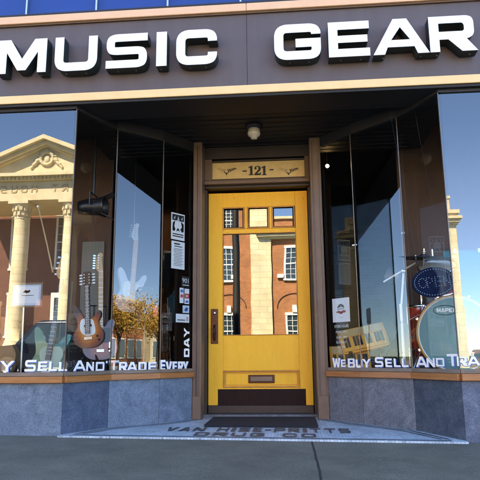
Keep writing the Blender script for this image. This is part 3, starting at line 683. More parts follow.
for cx in (226.5, 288.5):
    orn = MB()
    for s_ in (-1, 1):
        for k in range(6):
            p = at(cx+s_*(1.2+k*1.45), 169.0-.25*k*(1 if k > 2 else .6), Y_); q = at(cx+s_*(2.6+k*1.4), 172.4-.62*k, Y_)
            orn.obox((p+q)/2, ((q-p)/2)*.9+Vector((.001, 0, 0)), (0, .0008, 0), (.0035, 0, .004))
        for k in range(3):
            p = at(cx+s_*(.9+k*.7), 173.2-.7*k, Y_); orn.tube(p-Vector((0, .0008, 0)), p+Vector((0, .0008, 0)), .006-.001*k, n=8)
    p = at(cx, 173.9, Y_); orn.obox(p, (.005, 0, 0), (0, .0008, 0), (0, 0, .012))
    orn.build('ornament', M['ink'], frame)

Yd0, Yd1 = DY, DY+.045
lites = [px2(222.6, 207, 244.6, 228.4, DY), px2(247.2, 206.6, 269.2, 228.2, DY), px2(271.8, 206, 294.8, 227.8, DY)]
big = px2(222.6, 232.8, 297, 335.2, DY)
zl0 = min(l_[2] for l_ in lites); zl1 = lites[1][3]
bx0, bx1, bz0, bz1 = big
bx0 = lites[0][0]; bx1 = lites[2][1]+.005
dl = MB()
dl.box(dx0+.004, bx0, Yd0, Yd1, dz0+.07, dz1); dl.box(bx1, dx1-.004, Yd0, Yd1, dz0+.07, dz1)           # stiles
dl.box(bx0, bx1, Yd0+.001, Yd1, zl1, dz1-.001); dl.box(bx0, bx1, Yd0+.001, Yd1, bz1, zl0)               # rails
ms = [(lites[0][1], lites[1][0]), (lites[1][1], lites[2][0])]
for a_, c_ in ms: dl.box(a_, c_, Yd0+.001, Yd1, zl0+.0005, zl1-.0005)
zp1 = at(260, 370.5, DY).z; zp0 = at(260, 387.5, DY).z
dl.box(bx0, bx1, Yd0+.001, Yd1, zp1, bz0); dl.box(bx0, bx1, Yd0+.001, Yd1, dz0+.07, zp0)
dl.box(bx0, bx1, Yd0+.018, Yd1-.004, zp0+.0005, zp1-.0005)
leaf = dl.build('door', M['yellow'], shop, .0035)
MB().box(dx0+.004, dx1-.004, Yd0-.006, Yd1, dz0, dz0+.068).build('bottom_rail', M['brown_dark'], leaf, .003)
# glass beads and glass
def bead(x0, x1, z0, z1, w_=.013, m_=None):
    b = MB(); y0, y1 = Yd0-.005, Yd0+.012
    b.box(x0, x1, y0, y1, z1-w_, z1-.0003); b.box(x0, x1, y0, y1, z0+.0003, z0+w_)
    b.box(x0+.0003, x0+w_, y0, y1, z0+w_+.0002, z1-w_-.0002); b.box(x1-w_, x1-.0003, y0, y1, z0+w_+.0002, z1-w_-.0002)
    b.build('glazing_bead', m_ or M['yellow_edge'], leaf, .002)
for (x0, x1, z0, z1) in [(l_[0], l_[1], zl0, zl1) for l_ in lites]:
    bead(x0, x1, z0, z1)
    # bevelled-edge lite: flat field with sloping rim
    y = Yd0+.014; e = .022
    b = MB(); V = [(x0+.009, y+.006, z0+.009), (x1-.009, y+.006, z0+.009), (x1-.009, y+.006, z1-.009), (x0+.009, y+.006, z1-.009), (x0+e, y, z0+e), (x1-e, y, z0+e), (x1-e, y, z1-e), (x0+e, y, z1-e)]
    b.add(V, [(4, 5, 6, 7), (0, 1, 5, 4), (1, 2, 6, 5), (2, 3, 7, 6), (3, 0, 4, 7)]); b.build('lite', M['glass_door'], leaf)
bead(bx0, bx1, bz0, bz1, .007)
b = MB(); b.add([(bx0+.006, DY+.014, bz0+.006), (bx1-.006, DY+.014, bz0+.006), (bx1-.006, DY+.014, bz1-.006), (bx0+.006, DY+.014, bz1-.006)], [(0, 1, 2, 3)]); b.build('door_glass', M['glass_door'], leaf)
# bottom panel moulding, mail slot, kick plate
bead(bx0, bx1, zp0, zp1, .011)
b = MB(); o_ = .022
for (x0, x1, z0, z1) in ((bx0+o_, bx1-o_, zp1-o_-.003, zp1-o_), (bx0+o_, bx1-o_, zp0+o_, zp0+o_+.003), (bx0+o_, bx0+o_+.003, zp0+o_+.0035, zp1-o_-.0035), (bx1-o_-.003, bx1-o_, zp0+o_+.0035, zp1-o_-.0035)):
    b.box(x0, x1, Yd0+.012, Yd0+.02, z0, z1)
b.build('panel_bead', M['yellow_edge'], leaf)
x0, x1, z0, z1 = px2(248.3, 374.8, 274.5, 383.2, DY)
ms_ = MB(); ms_.box(x0, x1, Yd0+.006, Yd0+.0175, z0, z1); ms_ = ms_.build('mail_slot', M['brass'], leaf, .003)
MB().box(x0+.02, x1-.02, Yd0+.001, Yd0+.0057, z0+.018, z1-.016).build('mail_flap', M['mull'], ms_, .002)
x0, x1, z0, z1 = px2(218, 389, 306, 407.5, DY)
MB().box(x0, x1, Yd0-.005, Yd0-.0005, z0, z1).build('kick_plate', mat('brown_kick_plate', (.020, .009, .007), .65, 0, spec=.15, var=.3, scale=6, stretch=(8, 1, 1)), leaf, .002)
x0, x1, z0, z1 = px2(211, 309, 218.2, 343.8, DY)
hp = MB(); hp.box(x0, x1, Yd0-.008, Yd0-.0005, z0, z1); hp = hp.build('handle_plate', M['brass'], leaf, .003)
cx_ = (x0+x1)/2; zh = z1-(z1-z0)*.12
MB().lathe([(.001, -.006), (.010, -.006), (.016, 0), (.016, .006)], (cx_, Yd0-.014, zh), 18, 'Y').build('lock_cylinder', M['metal'], hp)
h_ = MB(); h_.path([(cx_, Yd0-.012, z1-(z1-z0)*.5), (cx_, Yd0-.045, z1-(z1-z0)*.55), (cx_, Yd0-.055, z1-(z1-z0)*.7), (cx_, Yd0-.045, z1-(z1-z0)*.84), (cx_, Yd0-.012, z1-(z1-z0)*.9)], .009)
h_.obox((cx_, Yd0-.04, z1-(z1-z0)*.46), (.012, 0, 0), (0, .02, 0), (0, 0, .004)); h_.build('door_pull', M['brass'], hp)
# threshold
MB().box(LP[4][0]+.005, RP[4][0]-.005, 1.22, 1.5, -.1, .047).build('threshold', mat('worn_threshold_stone', (.13, .13, .13), .7, var=.35, scale=14, bump=.3), shop, .008)

# entry floor (hexagonal mosaic), lettering and mat
def fz(x, y): 
    k = max(0, min(1, y/1.1)); return (g(x)+.012)*(1-k)+.024*k
def lerpx(P_, y):
    pts = P_[1:]
    if y <= 0: return P_[1][0]
    for a, c in zip(pts, pts[1:]):
        if a[1] <= y <= c[1]: return a[0]+(c[0]-a[0])*(y-a[1])/(c[1]-a[1])
    return pts[-1][0]
b = MB(); ys = [-.06+.06*i for i in range(23)]; nx = 14; vs = []
for y in ys:
    xa, xb = lerpx(LP, y)-.0, lerpx(RP, y)+.0
    vs += [(xa+(xb-xa)*i/nx, y, fz(xa+(xb-xa)*i/nx, y)) for i in range(nx+1)]
b.add(vs, [(r_*(nx+1)+i, r_*(nx+1)+i+1, (r_+1)*(nx+1)+i+1, (r_+1)*(nx+1)+i) for r_ in range(len(ys)-1) for i in range(nx)])
b.add([(x, -.06, g(x)+dz) for dz in (-.01, .012) for x in (LP[1][0], RP[1][0])], [(0, 1, 3, 2)])
ef = tag(b.build('entry_floor', M['tile']), kind='structure')
def ribbon(pts, w_, name, m_):
    b = MB()
    for p, q in zip(pts, pts[1:]):
        d = (Vector(q)-Vector(p)).normalized(); n_ = Vector((-d.y, d.x))*w_/2; k = 6
        for j in range(k):
            A = Vector(p)+(Vector(q)-Vector(p))*j/k; B_ = Vector(p)+(Vector(q)-Vector(p))*(j+1)/k
            b.add([(v.x, v.y, fz(v.x, v.y)+.004) for v in (A+n_, A-n_, B_-n_, B_+n_)], [(0, 1, 2, 3)])
    return b.build(name, m_, ef)
ribbon([(LP[1][0]+.10, -.02), (RP[1][0]-.10, -.02)], .022, 'mosaic_border', M['tile_dark'])
for off in (.05, .10):
    ribbon([(LP[1][0]+off+.05, .03), (LP[2][0]+off*1.2, LP[2][1]-off*.3), (LP[3][0]+off*1.1, LP[3][1]-off*.4), (LP[4][0]+off, LP[4][1])], .014, 'mosaic_border', M['tile_dark'])
    ribbon([(RP[1][0]-off-.05, .03), (RP[2][0]-off*1.2, RP[2][1]-off*.3), (RP[3][0]-off*1.1, RP[3][1]-off*.4), (RP[4][0]-off, RP[4][1])], .014, 'mosaic_border', M['tile_dark'])
def floortext(txt, xa, xb, y0, y1, ws):
    b = MB(); tot = sum(ws.get(c, .75) for c in txt)+.22*(len(txt)-1); k = (xb-xa)/tot; x = xa
    for c in txt:
        w_ = ws.get(c, .75)
        if c != ' ':
            V, F = poly_mesh(glyph(c, w_/.8, .19, .18), .002)
            b.add([(x+v.x*k*.8, y0+v.y*(y1-y0), fz(x+v.x*k*.8, y0+v.y*(y1-y0))+.005+v.z) for v in V], F)
        x += (w_+.22)*k
    b.build('mosaic_lettering', M['tile_dark'], ef)
def gx(px, py):   # where a sight line meets the entry floor
    d = ray(px, py); t = -(CAM.z-.012)/d.z; return CAM+d*t
a1, a2 = gx(168, 430), gx(350, 431); 
floortext('VAN HISE-PRITTS', a1.x, a2.x, .26, .47, {'I': .28, ' ': .45, '-': .4, 'E': .6})
a1, a2 = gx(195, 435), gx(316, 435.5)
floortext('DRUG CO', a1.x, a2.x, .03, .19, {' ': .5})
m0, m1 = gx(205, 427.5), gx(318, 427.5)
mt = MB(); xa, xb = m0.x, m1.x; ya, yb = .52, 1.12
mt.add([(x, y, fz(x, y)+dz) for dz in (.005, .018) for x in (xa, xb) for y in (ya, yb)], [(0, 1, 3, 2), (4, 5, 7, 6), (0, 4, 5, 1), (2, 3, 7, 6), (0, 2, 6, 4), (1, 5, 7, 3)])
tag(mt.build('door_mat', M['mat_black']), 'flat black rubber mat on the mosaic floor before the yellow door', 'door mat')

# ------------------------------------------------------------------ interior
MB().box(-8.25, 8.25, .3, 11.5, 2.95, 3.0).build('interior_ceiling', M['int_dark'], shop)
MB().box(-8.25, 8.25, 1.5, 11.5, .0, .05).build('interior_floor', M['int_floor'], shop)
MB().box(-8.25, 8.25, 11.4, 11.5, .051, 2.95).build('interior_wall', M['int_dark'], shop)
def platform(Pl, xe, yb):
    b = MB(); poly = [(p[0]-(.09 if Pl is LP else -.09)*(0 if i == 0 else 1), p[1]+.09 if i < 2 else p[1]) for i, p in enumerate(Pl)]
    poly = poly+[(poly[-1][0], yb), (poly[0][0], yb)]
    b.prism(poly, .36, .43, 'XY'); return b.build('display_platform', M['int_floor'], shop)
platform(LP, -7, 2.3); platform(RP, 5.6, 2.3)
xl_ = at(112, 200, 1.75).x; xr_ = at(399, 200, 1.75).x
MB().box(-8.2, xl_, 1.75, 1.79, .432, 2.94).build('display_partition', M['int_brown'], shop)
MB().box(xr_, 8.2, 1.75, 1.79, .432, 2.94).build('display_partition', M['int_brown'], shop)
x0, x1, z0, z1 = px2(81, 242, 103, 335, 1.735)
MB().box(x0, x1, 1.72, 1.745, z0, z1).build('display_panel', M['int_grey'], shop)
x0, x1, z0, z1 = px2(82, 242, 102, 243, 1.715)
# ceiling lamp holder in the recess
p = at(254, 133, .72); lc = thing('ceiling_lamp', 'small round white porcelain lamp hanging from the dark recess ceiling above the door', 'lamp', (p.x, p.y, 2.60))
MB().lathe([(.001, -.002), (.075, -.002), (.075, -.02), (.05, -.04), (.035, -.05), (.001, -.05)], n=24).build('canopy', M['black'], lc)
hz = 2.60-p.z
MB().tube((0, 0, -.04), (0, 0, -hz+.05), .012).build('stem', M['black'], lc)
MB().lathe([(.001, .052), (.03, .05), (.052, .038), (.055, .01), (.058, .004), (.058, -.012), (.05, -.03), (.03, -.04), (.028, -.055), (.001, -.058)], (0, 0, -hz), 28).build('globe', M['porcelain'], lc)
# lit spot lamp inside behind the right jamb
p = at(327.3, 166, 1.6); lt = thing('spot_lamp', 'small glowing warm bulb on the dark wall just inside right of the door frame', 'lamp', p)
MB().sphere((0, 0, 0), .019).build('bulb', M['bulb'], lt)
MB().lathe([(.02, 0), (.028, .03), (.03, .09), (.001, .1)], (0, .01, 0), 16, 'Y').build('lamp_housing', M['black_plastic'], lt)
MB().tube((0, .06, .02), (0, .06, 2.945-p.z), .006).build('lamp_stem', M['black_plastic'], lt)
ld = bpy.data.lights.new('spot_lamp_light', 'POINT'); ld.energy = .02; ld.color = (1, .7, .4); ld.shadow_soft_size = .03
lo = bpy.data.objects.new('spot_lamp_light', ld); col.objects.link(lo); lo.parent = lt; lo.location = (0, -.03, -.03)
# ------------------------------------------------------------------ instruments on display
def sc2(poly, s, sx=1): return [(x*s*sx, z*s) for x, z in poly]
BODY = {
 'strat': [(0, .005), (.10, .015), (.155, .07), (.165, .14), (.13, .21), (.115, .26), (.135, .32), (.155, .375), (.145, .41), (.11, .40), (.07, .345), (.04, .325), (-.035, .325), (-.06, .35), (-.09, .41), (-.13, .455), (-.16, .445), (-.155, .38), (-.13, .30), (-.118, .24), (-.135, .19), (-.165, .12), (-.145, .055), (-.09, .012)],
 'tele': [(0, .0), (.10, .012), (.155, .06), (.165, .13), (.135, .20), (.12, .26), (.135, .32), (.14, .36), (.115, .385), (.08, .365), (.055, .325), (.035, .315), (-.035, .385), (-.08, .40), (-.125, .38), (-.14, .33), (-.12, .26), (-.13, .20), (-.16, .13), (-.15, .06), (-.09, .01)],
 'mando': [(0, .0), (.08, .012), (.135, .06), (.14, .13), (.105, .19), (.095, .235), (.12, .29), (.11, .335), (.07, .30), (.035, .265), (-.03, .265), (-.05, .29), (-.085, .36), (-.12, .40), (-.145, .385), (-.13, .32), (-.105, .25), (-.10, .20), (-.135, .14), (-.135, .065), (-.08, .01)],
 'acoustic': [(0, .0), (.12, .012), (.195, .08), (.20, .17), (.15, .25), (.125, .29), (.14, .35), (.145, .41), (.11, .47), (.05, .49), (-.05, .49), (-.11, .47), (-.145, .41), (-.14, .35), (-.125, .29), (-.15, .25), (-.20, .17), (-.195, .08), (-.12, .012)],
}
def guitar(name, label, kind, body_m, pg_m, neck_m, board_m, loc, rot, s=1., neck=.46, head='six', pg='strat', group=None):
    root = thing(name, label, 'mandolin' if kind == 'mando' else ('bass guitar' if head == 'bass' else 'guitar'), loc, 0, group)
    root.rotation_euler = rot; root.scale = (s, s, s)
    th = .045 if kind != 'acoustic' else .1
    out = smoothpoly(BODY[kind], 4)
    b = MB(); b.prism(out, -th/2, th/2, 'XZ', True); bo = b.build('body', body_m, root, .006)
    top = max(z for x, z in BODY[kind] if abs(x) < .05); y = -th/2
    nb_ = MB(); nb_.obox((0, y-.004, top+neck/2-.03), (.024, 0, 0), (0, .010, 0), (0, 0, neck/2+.03)); nk = nb_.build('neck', neck_m, root, .006)
    fb = MB(); fb.obox((0, y-.017, top+neck/2-.07), (.0225, 0, 0), (0, .0025, 0), (0, 0, neck/2+.07)); fb.build('fretboard', board_m, nk)
    fr = MB()
    for k in range(16):
        z = top+neck-(neck+.13)*(1-2**(-k/10.5))*1.5
        if z > top-.12: fr.box(-.022, .022, y-.0208, y-.0196, z-.001, z+.001)
    for k in (3, 5, 7, 9):
        z = top+neck-(neck+.13)*(1-2**(-(k-.5)/10.5))*1.5; fr.lathe([(.0005, 0), (.005, 0), (.005, .001)], (0, y-.0206, z), 8, 'Y')
    fr.build('frets', M['metal'], nk)
    z0 = top+neck
    if head == 'two': hp_ = [(-.022, 0), (-.035, .03), (-.038, .13), (0, .145), (.038, .13), (.035, .03), (.022, 0)]
    else: hp_ = [(-.022, 0), (-.045, .03), (-.05, .06), (-.036, .15), (-.018, .185), (.008, .19), (.022, .165), (.012, .14), (.018, .06), (.022, 0)]
    k_ = 1.25 if head == 'bass' else 1
    hd = MB(); hd.prism(smoothpoly([(a*k_, c*k_+z0) for a, c in hp_], 3), y-.008, y+.008, 'XZ', True); hd = hd.build('headstock', neck_m, root, .002)
    pegs = MB(); tabs = MB(); n = {'six': 6, 'bass': 4, 'two': 4}[head]
    for k in range(n):
        for sd_ in ((-1, 1) if head == 'two' else (-1,)):
            xx_ = -.028+.001*k; z = z0+.035*k_+k*(.125*k_)/max(1, n-1)
            if head == 'two': xx_ = .024*sd_; z = z0+.03+k*.028
            pegs.tube((xx_, y-.02, z), (xx_, y-.008, z), .005, n=10)
            tabs.obox((xx_+sd_*.038, y, z), (.012, 0, 0), (0, .004, 0), (0, 0, .007)); tabs.tube((xx_, y, z), (xx_+sd_*.03, y, z), .0025, n=6)
    pegs.build('tuning_post', M['metal'], hd); tabs.build('tuning_peg', M['white_plastic'] if head == 'two' else M['metal'], hd)
    if pg:
        if pg == 'strat': pp = [(.02, .30), (.07, .30), (.10, .26), (.09, .16), (.11, .08), (.06, .06), (.02, .12), (-.05, .13), (-.095, .20), (-.09, .30), (-.045, .32), (-.025, .29)]
        elif pg == 'small': pp = [(.04, .255), (.06, .20), (.065, .13), (.02, .11), (-.04, .12), (-.075, .17), (-.07, .25), (-.03, .27)]
        elif pg == 'bass': pp = [(.03, .30), (.08, .30), (.115, .24), (.09, .15), (.12, .08), (.10, .03), (.04, .03), (-.03, .09), (-.06, .16), (-.085, .25), (-.04, .30)]
        else: pp = [(.03, .30), (.10, .30), (.11, .25), (.09, .17), (.03, .16), (-.06, .17), (-.09, .24), (-.07, .34), (-.035, .33)]
        b = MB(); b.prism(smoothpoly(pp, 3), y-.003, y-.0004, 'XZ'); pgd = b.build('pickguard', pg_m, bo)
        pk = MB(); zs = {'strat': (.13, .19, .25), 'small': (.20,), 'bass': (.17,), 'tele': (.26,)}[pg]
        for z in zs: pk.obox((0, y-.007, z), (.036, 0, 0), (0, .004, 0), (0, 0, .009))
        pk.build('pickup', M['white_plastic'] if kind == 'strat' else M['black_plastic'], bo, .002)
    br = MB(); br.obox((0, y-.007, .085), (.036, 0, 0), (0, .006, 0), (0, 0, .014)); br.build('bridge', M['metal'] if kind != 'acoustic' else M['rosewood'], bo, .002)
    if kind == 'tele':
        br = MB(); br.obox((.095, y-.003, .12), (.011, 0, 0), (0, .002, 0), (0, 0, .045)); br.build('control_plate', M['metal'], bo)
    if kind == 'acoustic':
        MB().lathe([(.001, 0), (.05, 0), (.055, .002)], (0, y-.003, .30), 28, 'Y').build('sound_hole', M['black_plastic'], bo)
    kn = MB()
    for x_, z_ in ((.085, .10), (.10, .065)): kn.lathe([(.001, -.012), (.008, -.012), (.009, 0)], (x_, y-.003, z_), 12, 'Y')
    if kind != 'acoustic': kn.build('knob', M['black_plastic'], bo)
    st_ = MB()
    for k in range(4 if head in ('bass',) else 6):
        x_ = (-.014+.028*k/(3 if head == 'bass' else 5)); st_.tube((x_, y-.020, .085), (x_*.8, y-.0235, z0+.01), .0007, n=4, cap=False)
    st_.build('strings', M['metal'], root)
    return root
def stand(label, loc, rz=0, group=None):
    t = thing('guitar_stand', label, 'guitar stand', loc, rz, group)
    MB().path([(0, 0, .0), (0, .03, .62)], .009).build('post', M['black_plastic'], t)
    b = MB(); b.path([(0, .02, .22), (-.16, -.12, .01)], .008); b.path([(0, .02, .22), (.16, -.12, .01)], .008); b.path([(0, .02, .22), (0, .22, .01)], .008); b.build('legs', M['black_plastic'], t)
    b = MB(); b.path([(-.09, -.07, .075), (-.07, 0, .055), (.07, 0, .055), (.09, -.07, .075)], .007); b.path([(-.045, -.03, .62), (-.03, .02, .62), (.03, .02, .62), (.045, -.03, .62)], .006); b.build('cradle', M['black_plastic'], t)
    return t
ZF = .43
def pxspan(px, yt, yb, Y):
    a = at(px, yt, Y); c = at(px, yb, Y); return a, c
# electric mandolin
p = at(89.5, 348, 1.15); a, c = pxspan(84, 270, 347, 1.15)
s_ = (a.z-c.z)/.71
guitar('electric_mandolin', 'orange sunburst electric mandolin with white pickguard and two rows of pegs', 'mando', M['burst1'], M['white_plastic'], M['rosewood'], M['rosewood'], (p.x, 1.15, p.z), (R(-4), R(-5), 0), s_, .30, 'two', 'small')
stand('black stand holding the orange sunburst electric mandolin', (p.x, 1.21, ZF))
p = at(103.5, 360, 1.2); a, c = pxspan(103, 259, 360, 1.2)
s_ = (a.z-c.z)/.965
guitar('electric_guitar', 'cherry and navy sunburst electric guitar with long maple neck standing beside the mandolin', 'tele', M['burst2'], M['black_plastic'], M['maple'], M['maple'], (p.x-.045, 1.22, p.z), (R(-4), R(-1), R(30)), s_, .46, 'six', 'tele')
stand('black stand holding the cherry and navy sunburst guitar', (p.x-.045, 1.29, ZF))
# teal bass, leaning back close to the glass
p = at(47, 379, .42); 
guitar('bass_guitar', 'teal bass guitar with pale green pickguard leaning low in the left window', 'strat', M['teal'], M['cream_pg'], M['maple'], M['rosewood'], (at(46, 372, .34).x, .34, ZF-.06), (R(-9), R(4), R(4)), .95, .56, 'bass', 'bass')
stand('black stand holding the teal bass guitar', (p.x, .62, ZF))
# white guitar hanging behind the oblique glass
a, c = pxspan(131, 222, 313, 1.9); s_ = (a.z-c.z)/.96
guitar('electric_guitar', 'pale white electric guitar with three white pickups hanging behind the oblique left glass', 'strat', M['pale'], M['white_plastic'], M['pale'], M['maple'], (c.x-.02, 1.9, c.z), (R(-2), R(4), R(38)), s_, .44, 'six', 'strat')
b = MB(); b.path([(a.x+.03, 1.92, a.z-.12), (a.x+.03, 1.93, 2.945)], .002); tag(b.build('hanging_wire', M['metal']), 'thin steel rod the pale white guitar hangs from', 'rod')
# natural guitar at the frame's left edge
p = at(-6, 372, 1.0)
guitar('acoustic_guitar', 'natural acoustic guitar cut by the left edge of the picture', 'acoustic', M['peach_lacq'], M['rosewood'], M['maple'], M['rosewood'], (p.x, 1.0, ZF+.01), (R(-5), R(1), 0), 1.02, .44, 'six', None)
stand('black stand holding the natural acoustic guitar', (p.x, 1.1, ZF))
# amplifier between guitars
def amp(label, x, y, w_, h_, d_, rz=0):
    t = thing('guitar_amplifier', label, 'amplifier', (x, y, ZF), rz)
    MB().box(-w_/2, w_/2, -d_/2, d_/2, .01, h_).build('cabinet', M['cloth_black'], t, .015)
    MB().box(-w_/2+.03, w_/2-.03, -d_/2-.004, -d_/2-.0005, .04, h_-.12).build('grille_cloth', M['cloth_black'], t)
    pn = MB(); pn.box(-w_/2+.03, w_/2-.03, -d_/2-.004, -d_/2-.0005, h_-.105, h_-.03); pn = pn.build('control_panel', M['black_plastic'], t)
    k = MB()
    for i in range(6): k.lathe([(.001, -.016), (.01, -.016), (.011, 0)], (-w_/2+.09+i*(w_-.18)/5, -d_/2-.005, h_-.067), 10, 'Y')
    k.build('knob', M['black_plastic'], pn)
    MB().path([(-.08, 0, h_), (-.07, 0, h_+.03), (.07, 0, h_+.03), (.08, 0, h_)], .01).build('handle', M['black_plastic'], t)
    return t
amp('black guitar amplifier with grey grille cloth at the back of the left window', at(20, 350, 1.5).x, 1.5, .62, .46, .26)
amp('small black practice amplifier behind the sunburst guitars', at(70, 350, 1.52).x, 1.5, .40, .36, .2)
a, c = pxspan(144.5, 291, 323, 1.5)
w_ = at(152, 300, 1.5).x-at(137, 300, 1.5).x
t = amp('black speaker cabinet raised on a pole behind the oblique left glass', c.x, 1.5, w_, a.z-c.z, .22); t.location.z = c.z
MB().tube((0, 0, -.002), (0, 0, ZF-c.z), .016).build('pole', M['black_plastic'], t)
p = at(155.5, 311, 1.42); b = MB(); b.obox((0, 0, 0), (.022, 0, 0), (0, .012, 0), (0, 0, .055)); q_ = b.build('price_card', M['red'], None, .003); q_.location = p
tag(q_, 'red card on a thin rod beside the raised black cabinet', 'price card')
b = MB(); b.tube((p.x, 1.42, p.z-.056), (p.x, 1.42, ZF), .004); tag(b.build('card_rod', M['black_plastic']), 'thin black rod carrying the red card', 'rod')
# stage light hanging inside left
p = at(93, 207, .9)
t = thing('stage_light', 'black stage spotlight hanging at the top of the left window', 'stage light', p)
MB().lathe([(.001, -.13), (.06, -.13), (.075, -.05), (.085, .06), (.10, .10), (.10, .12), (.085, .12), (.08, .07), (.001, .06)], (0, 0, 0), 20, 'X').build('housing', M['black_plastic'], t)
b = MB(); b.path([(0, -.1, 0), (0, -.1, .12), (0, .1, .12), (0, .1, 0)], .008); b.build('yoke', M['black_plastic'], t)
b = MB(); b.tube((0, 0, .12), (0, 0, 2.945-p.z), .012); b.build('pole', M['black_plastic'], t)
b = MB()
for i, (sx, sz) in enumerate(((1, 1), (1, -1))): b.obox((.15, 0, .10*sz), (.045, 0, .02*sz), (0, .07, 0), (.0005, 0, .002))
b.build('barn_door', M['black_plastic'], t)
# framed poster in the left street window
def placard(name, label, cat, P_, seg, xa, xb, yt, yb, m_, off=-.03, frame_m=None, th=.003):
    xm, ym = (xa+xb)/2, (yt+yb)/2
    p0, d, out = pane_frame(P_, seg, xa, ym, off); p1, _, _ = pane_frame(P_, seg, xb, ym, off)
    zt_ = pane_frame(P_, seg, xm, yt, off)[0].z; zb_ = pane_frame(P_, seg, xm, yb, off)[0].z
    wd = (p1-p0).length; ht = zt_-zb_
    t = thing(name, label, cat, (p0.x, p0.y, zb_))
    b = MB(); b.add([d*x+out*y+Vector((0, 0, z)) for x in (0, wd) for y in (0, -th) for z in (0, ht)], [(0, 1, 3, 2), (4, 6, 7, 5), (0, 4, 5, 1), (2, 3, 7, 6), (0, 2, 6, 4), (1, 5, 7, 3)])
    sh = b.build('sheet', m_, t)
    if frame_m:
        b = MB(); e = .014
        for (x0, x1, z0, z1) in ((-e, wd+e, ht+.0003, ht+e), (-e, wd+e, -e, -.0003), (-e, -.0003, -.0002, ht+.0002), (wd+.0003, wd+e, -.0002, ht+.0002)):
            b.add([d*x+out*y+Vector((0, 0, z)) for x in (x0, x1) for y in (.006, -.008) for z in (z0, z1)], [(0, 1, 3, 2), (4, 6, 7, 5), (0, 4, 5, 1), (2, 3, 7, 6), (0, 2, 6, 4), (1, 5, 7, 3)])
        b.build('frame', frame_m, t)
    def mark(items, mm, nm='print', par=sh):
        b = MB()
        for it in items:
            if it[0] == 'r':
                _, x0, x1, z0, z1 = it; o_ = out*.0012
                b.add([d*(x*wd)+Vector((0, 0, z*ht))+o_ for x, z in ((x0, z0), (x1, z0), (x1, z1), (x0, z1))], [(0, 1, 2, 3)])
            elif it[0] == 'p':
                o_ = out*it[2] if len(it) > 2 else out*.0012
                V, F = poly_mesh([it[1]], 0.0001); b.add([d*(v.x*wd)+Vector((0, 0, v.y*ht))+o_ for v in V], F)
            elif it[0] == 't':
                _, s, x, z, hh = it; font_text(b, s, d*(x*wd)+Vector((0, 0, z*ht)), d*hh*ht, Vector((0, 0, hh*ht)), .0016, 'CENTER')
        b.build(nm, mm, par)
    return t, mark
t, mk = placard('framed_notice', 'pale blue framed notice with small red script propped in the left window', 'notice', LP, 0, 12.5, 41, 284.5, 305.5, M['paper_blue'], -.25, M['mull'], .006)
mk([('r', .08, .92, .1, .9)], M['paper'], 'white_field'); 
mk([('p', [(.36, .62), (.44, .74), (.52, .70), (.60, .74), (.62, .64), (.5, .58)], .002), ('r', .34, .74, .46, .49)], M['red'])
b = MB(); b.path([(t.location.x+.1, t.location.y, t.location.z-.015), (t.location.x+.1, t.location.y+.02, ZF)], .008); tag(b.build('notice_stand', M['metal']), 'thin metal rod holding up the pale blue framed notice', 'stand')
# notices on the last pane at the left
t, mk = placard('poster', 'black and white poster with two figures above the printed notice, left of the door', 'poster', LP, 3, 171.3, 184.5, 213.5, 240, M['paper'], -.008)
mk([('r', .06, .94, .72, .95), ('p', [(.08, .34), (.10, .62), (.28, .72), (.22, .5), (.3, .38), (.2, .3)]), ('p', [(.92, .34), (.92, .62), (.70, .72), (.78, .5), (.66, .40), (.8, .3)]), ('r', .1, .9, .19, .23), ('r', .1, .9, .11, .15), ('p', [(.36, .3), (.44, .44), (.56, .42), (.62, .3), (.5, .36)])], M['ink'])
mk([('p', [(.42, .72), (.5, .92), (.6, .74)], .0018), ('p', [(.14, .80), (.3, .9), (.26, .76)], .0018), ('p', [(.7, .8), (.86, .9), (.8, .76)], .0018)], M['paper'], 'figure')
t, mk = placard('printed_notice', 'white sheet of small print stuck below the black and white poster', 'notice', LP, 3, 171.5, 184.5, 241.5, 269, M['paper'], -.008)
mk([('r', .18, .62, .88, .93), ('r', .2, .8, .80, .83)]+[('r', .14+.05*(i % 3 == 0), .86-.09*(i % 2), .72-i*.055, .735-i*.055) for i in range(12)], M['ink'])
t, mk = placard('number_sticker', 'small black sticker reading 901 beside the door frame', 'sticker', LP, 3, 181.8, 189.5, 276.5, 287, M['ink'], -.007)
mk([('t', '901', .5, .38, .62), ('r', .1, .9, .14, .2)], M['paper'])
t, mk = placard('card_sticker', 'narrow strip of pale payment stickers left of the red and white ones', 'sticker', LP, 3, 179.8, 183.6, 287.8, 303, M['paper'], -.007)
mk([('r', .15, .85, .7, .88)], M['blue_print']); mk([('r', .15, .85, .36, .56)], M['red'], 'red_mark')
t, mk = placard('card_sticker', 'column of small white, red and white payment stickers under the 901 sticker', 'sticker', LP, 3, 184.6, 189.2, 288.8, 304, M['paper'], -.007)
mk([('r', .02, .98, .36, .68)], M['red']); mk([('r', .3, .7, .45, .58)], M['paper'], 'white_mark'); mk([('r', .2, .8, .08, .22)], M['blue_print'], 'blue_mark')
t, mk = placard('round_sticker', 'small pale blue sticker below the payment stickers', 'sticker', LP, 3, 182.8, 189.2, 305.5, 313, M['paper_blue'], -.007)
mk([('p', [(.2, .3), (.5, .8), (.85, .6), (.6, .2)])], M['blue_print'])
t, mk = placard('number_label', 'white label with a grey line of print and a red numeral 8', 'sticker', LP, 3, 176, 189.2, 314, 322.5, M['paper'], -.006)
mk([('r', .08, .68, .2, .36)], M['int_grey']); mk([('t', '8', .84, .2, .75)], M['red'], 'numeral')
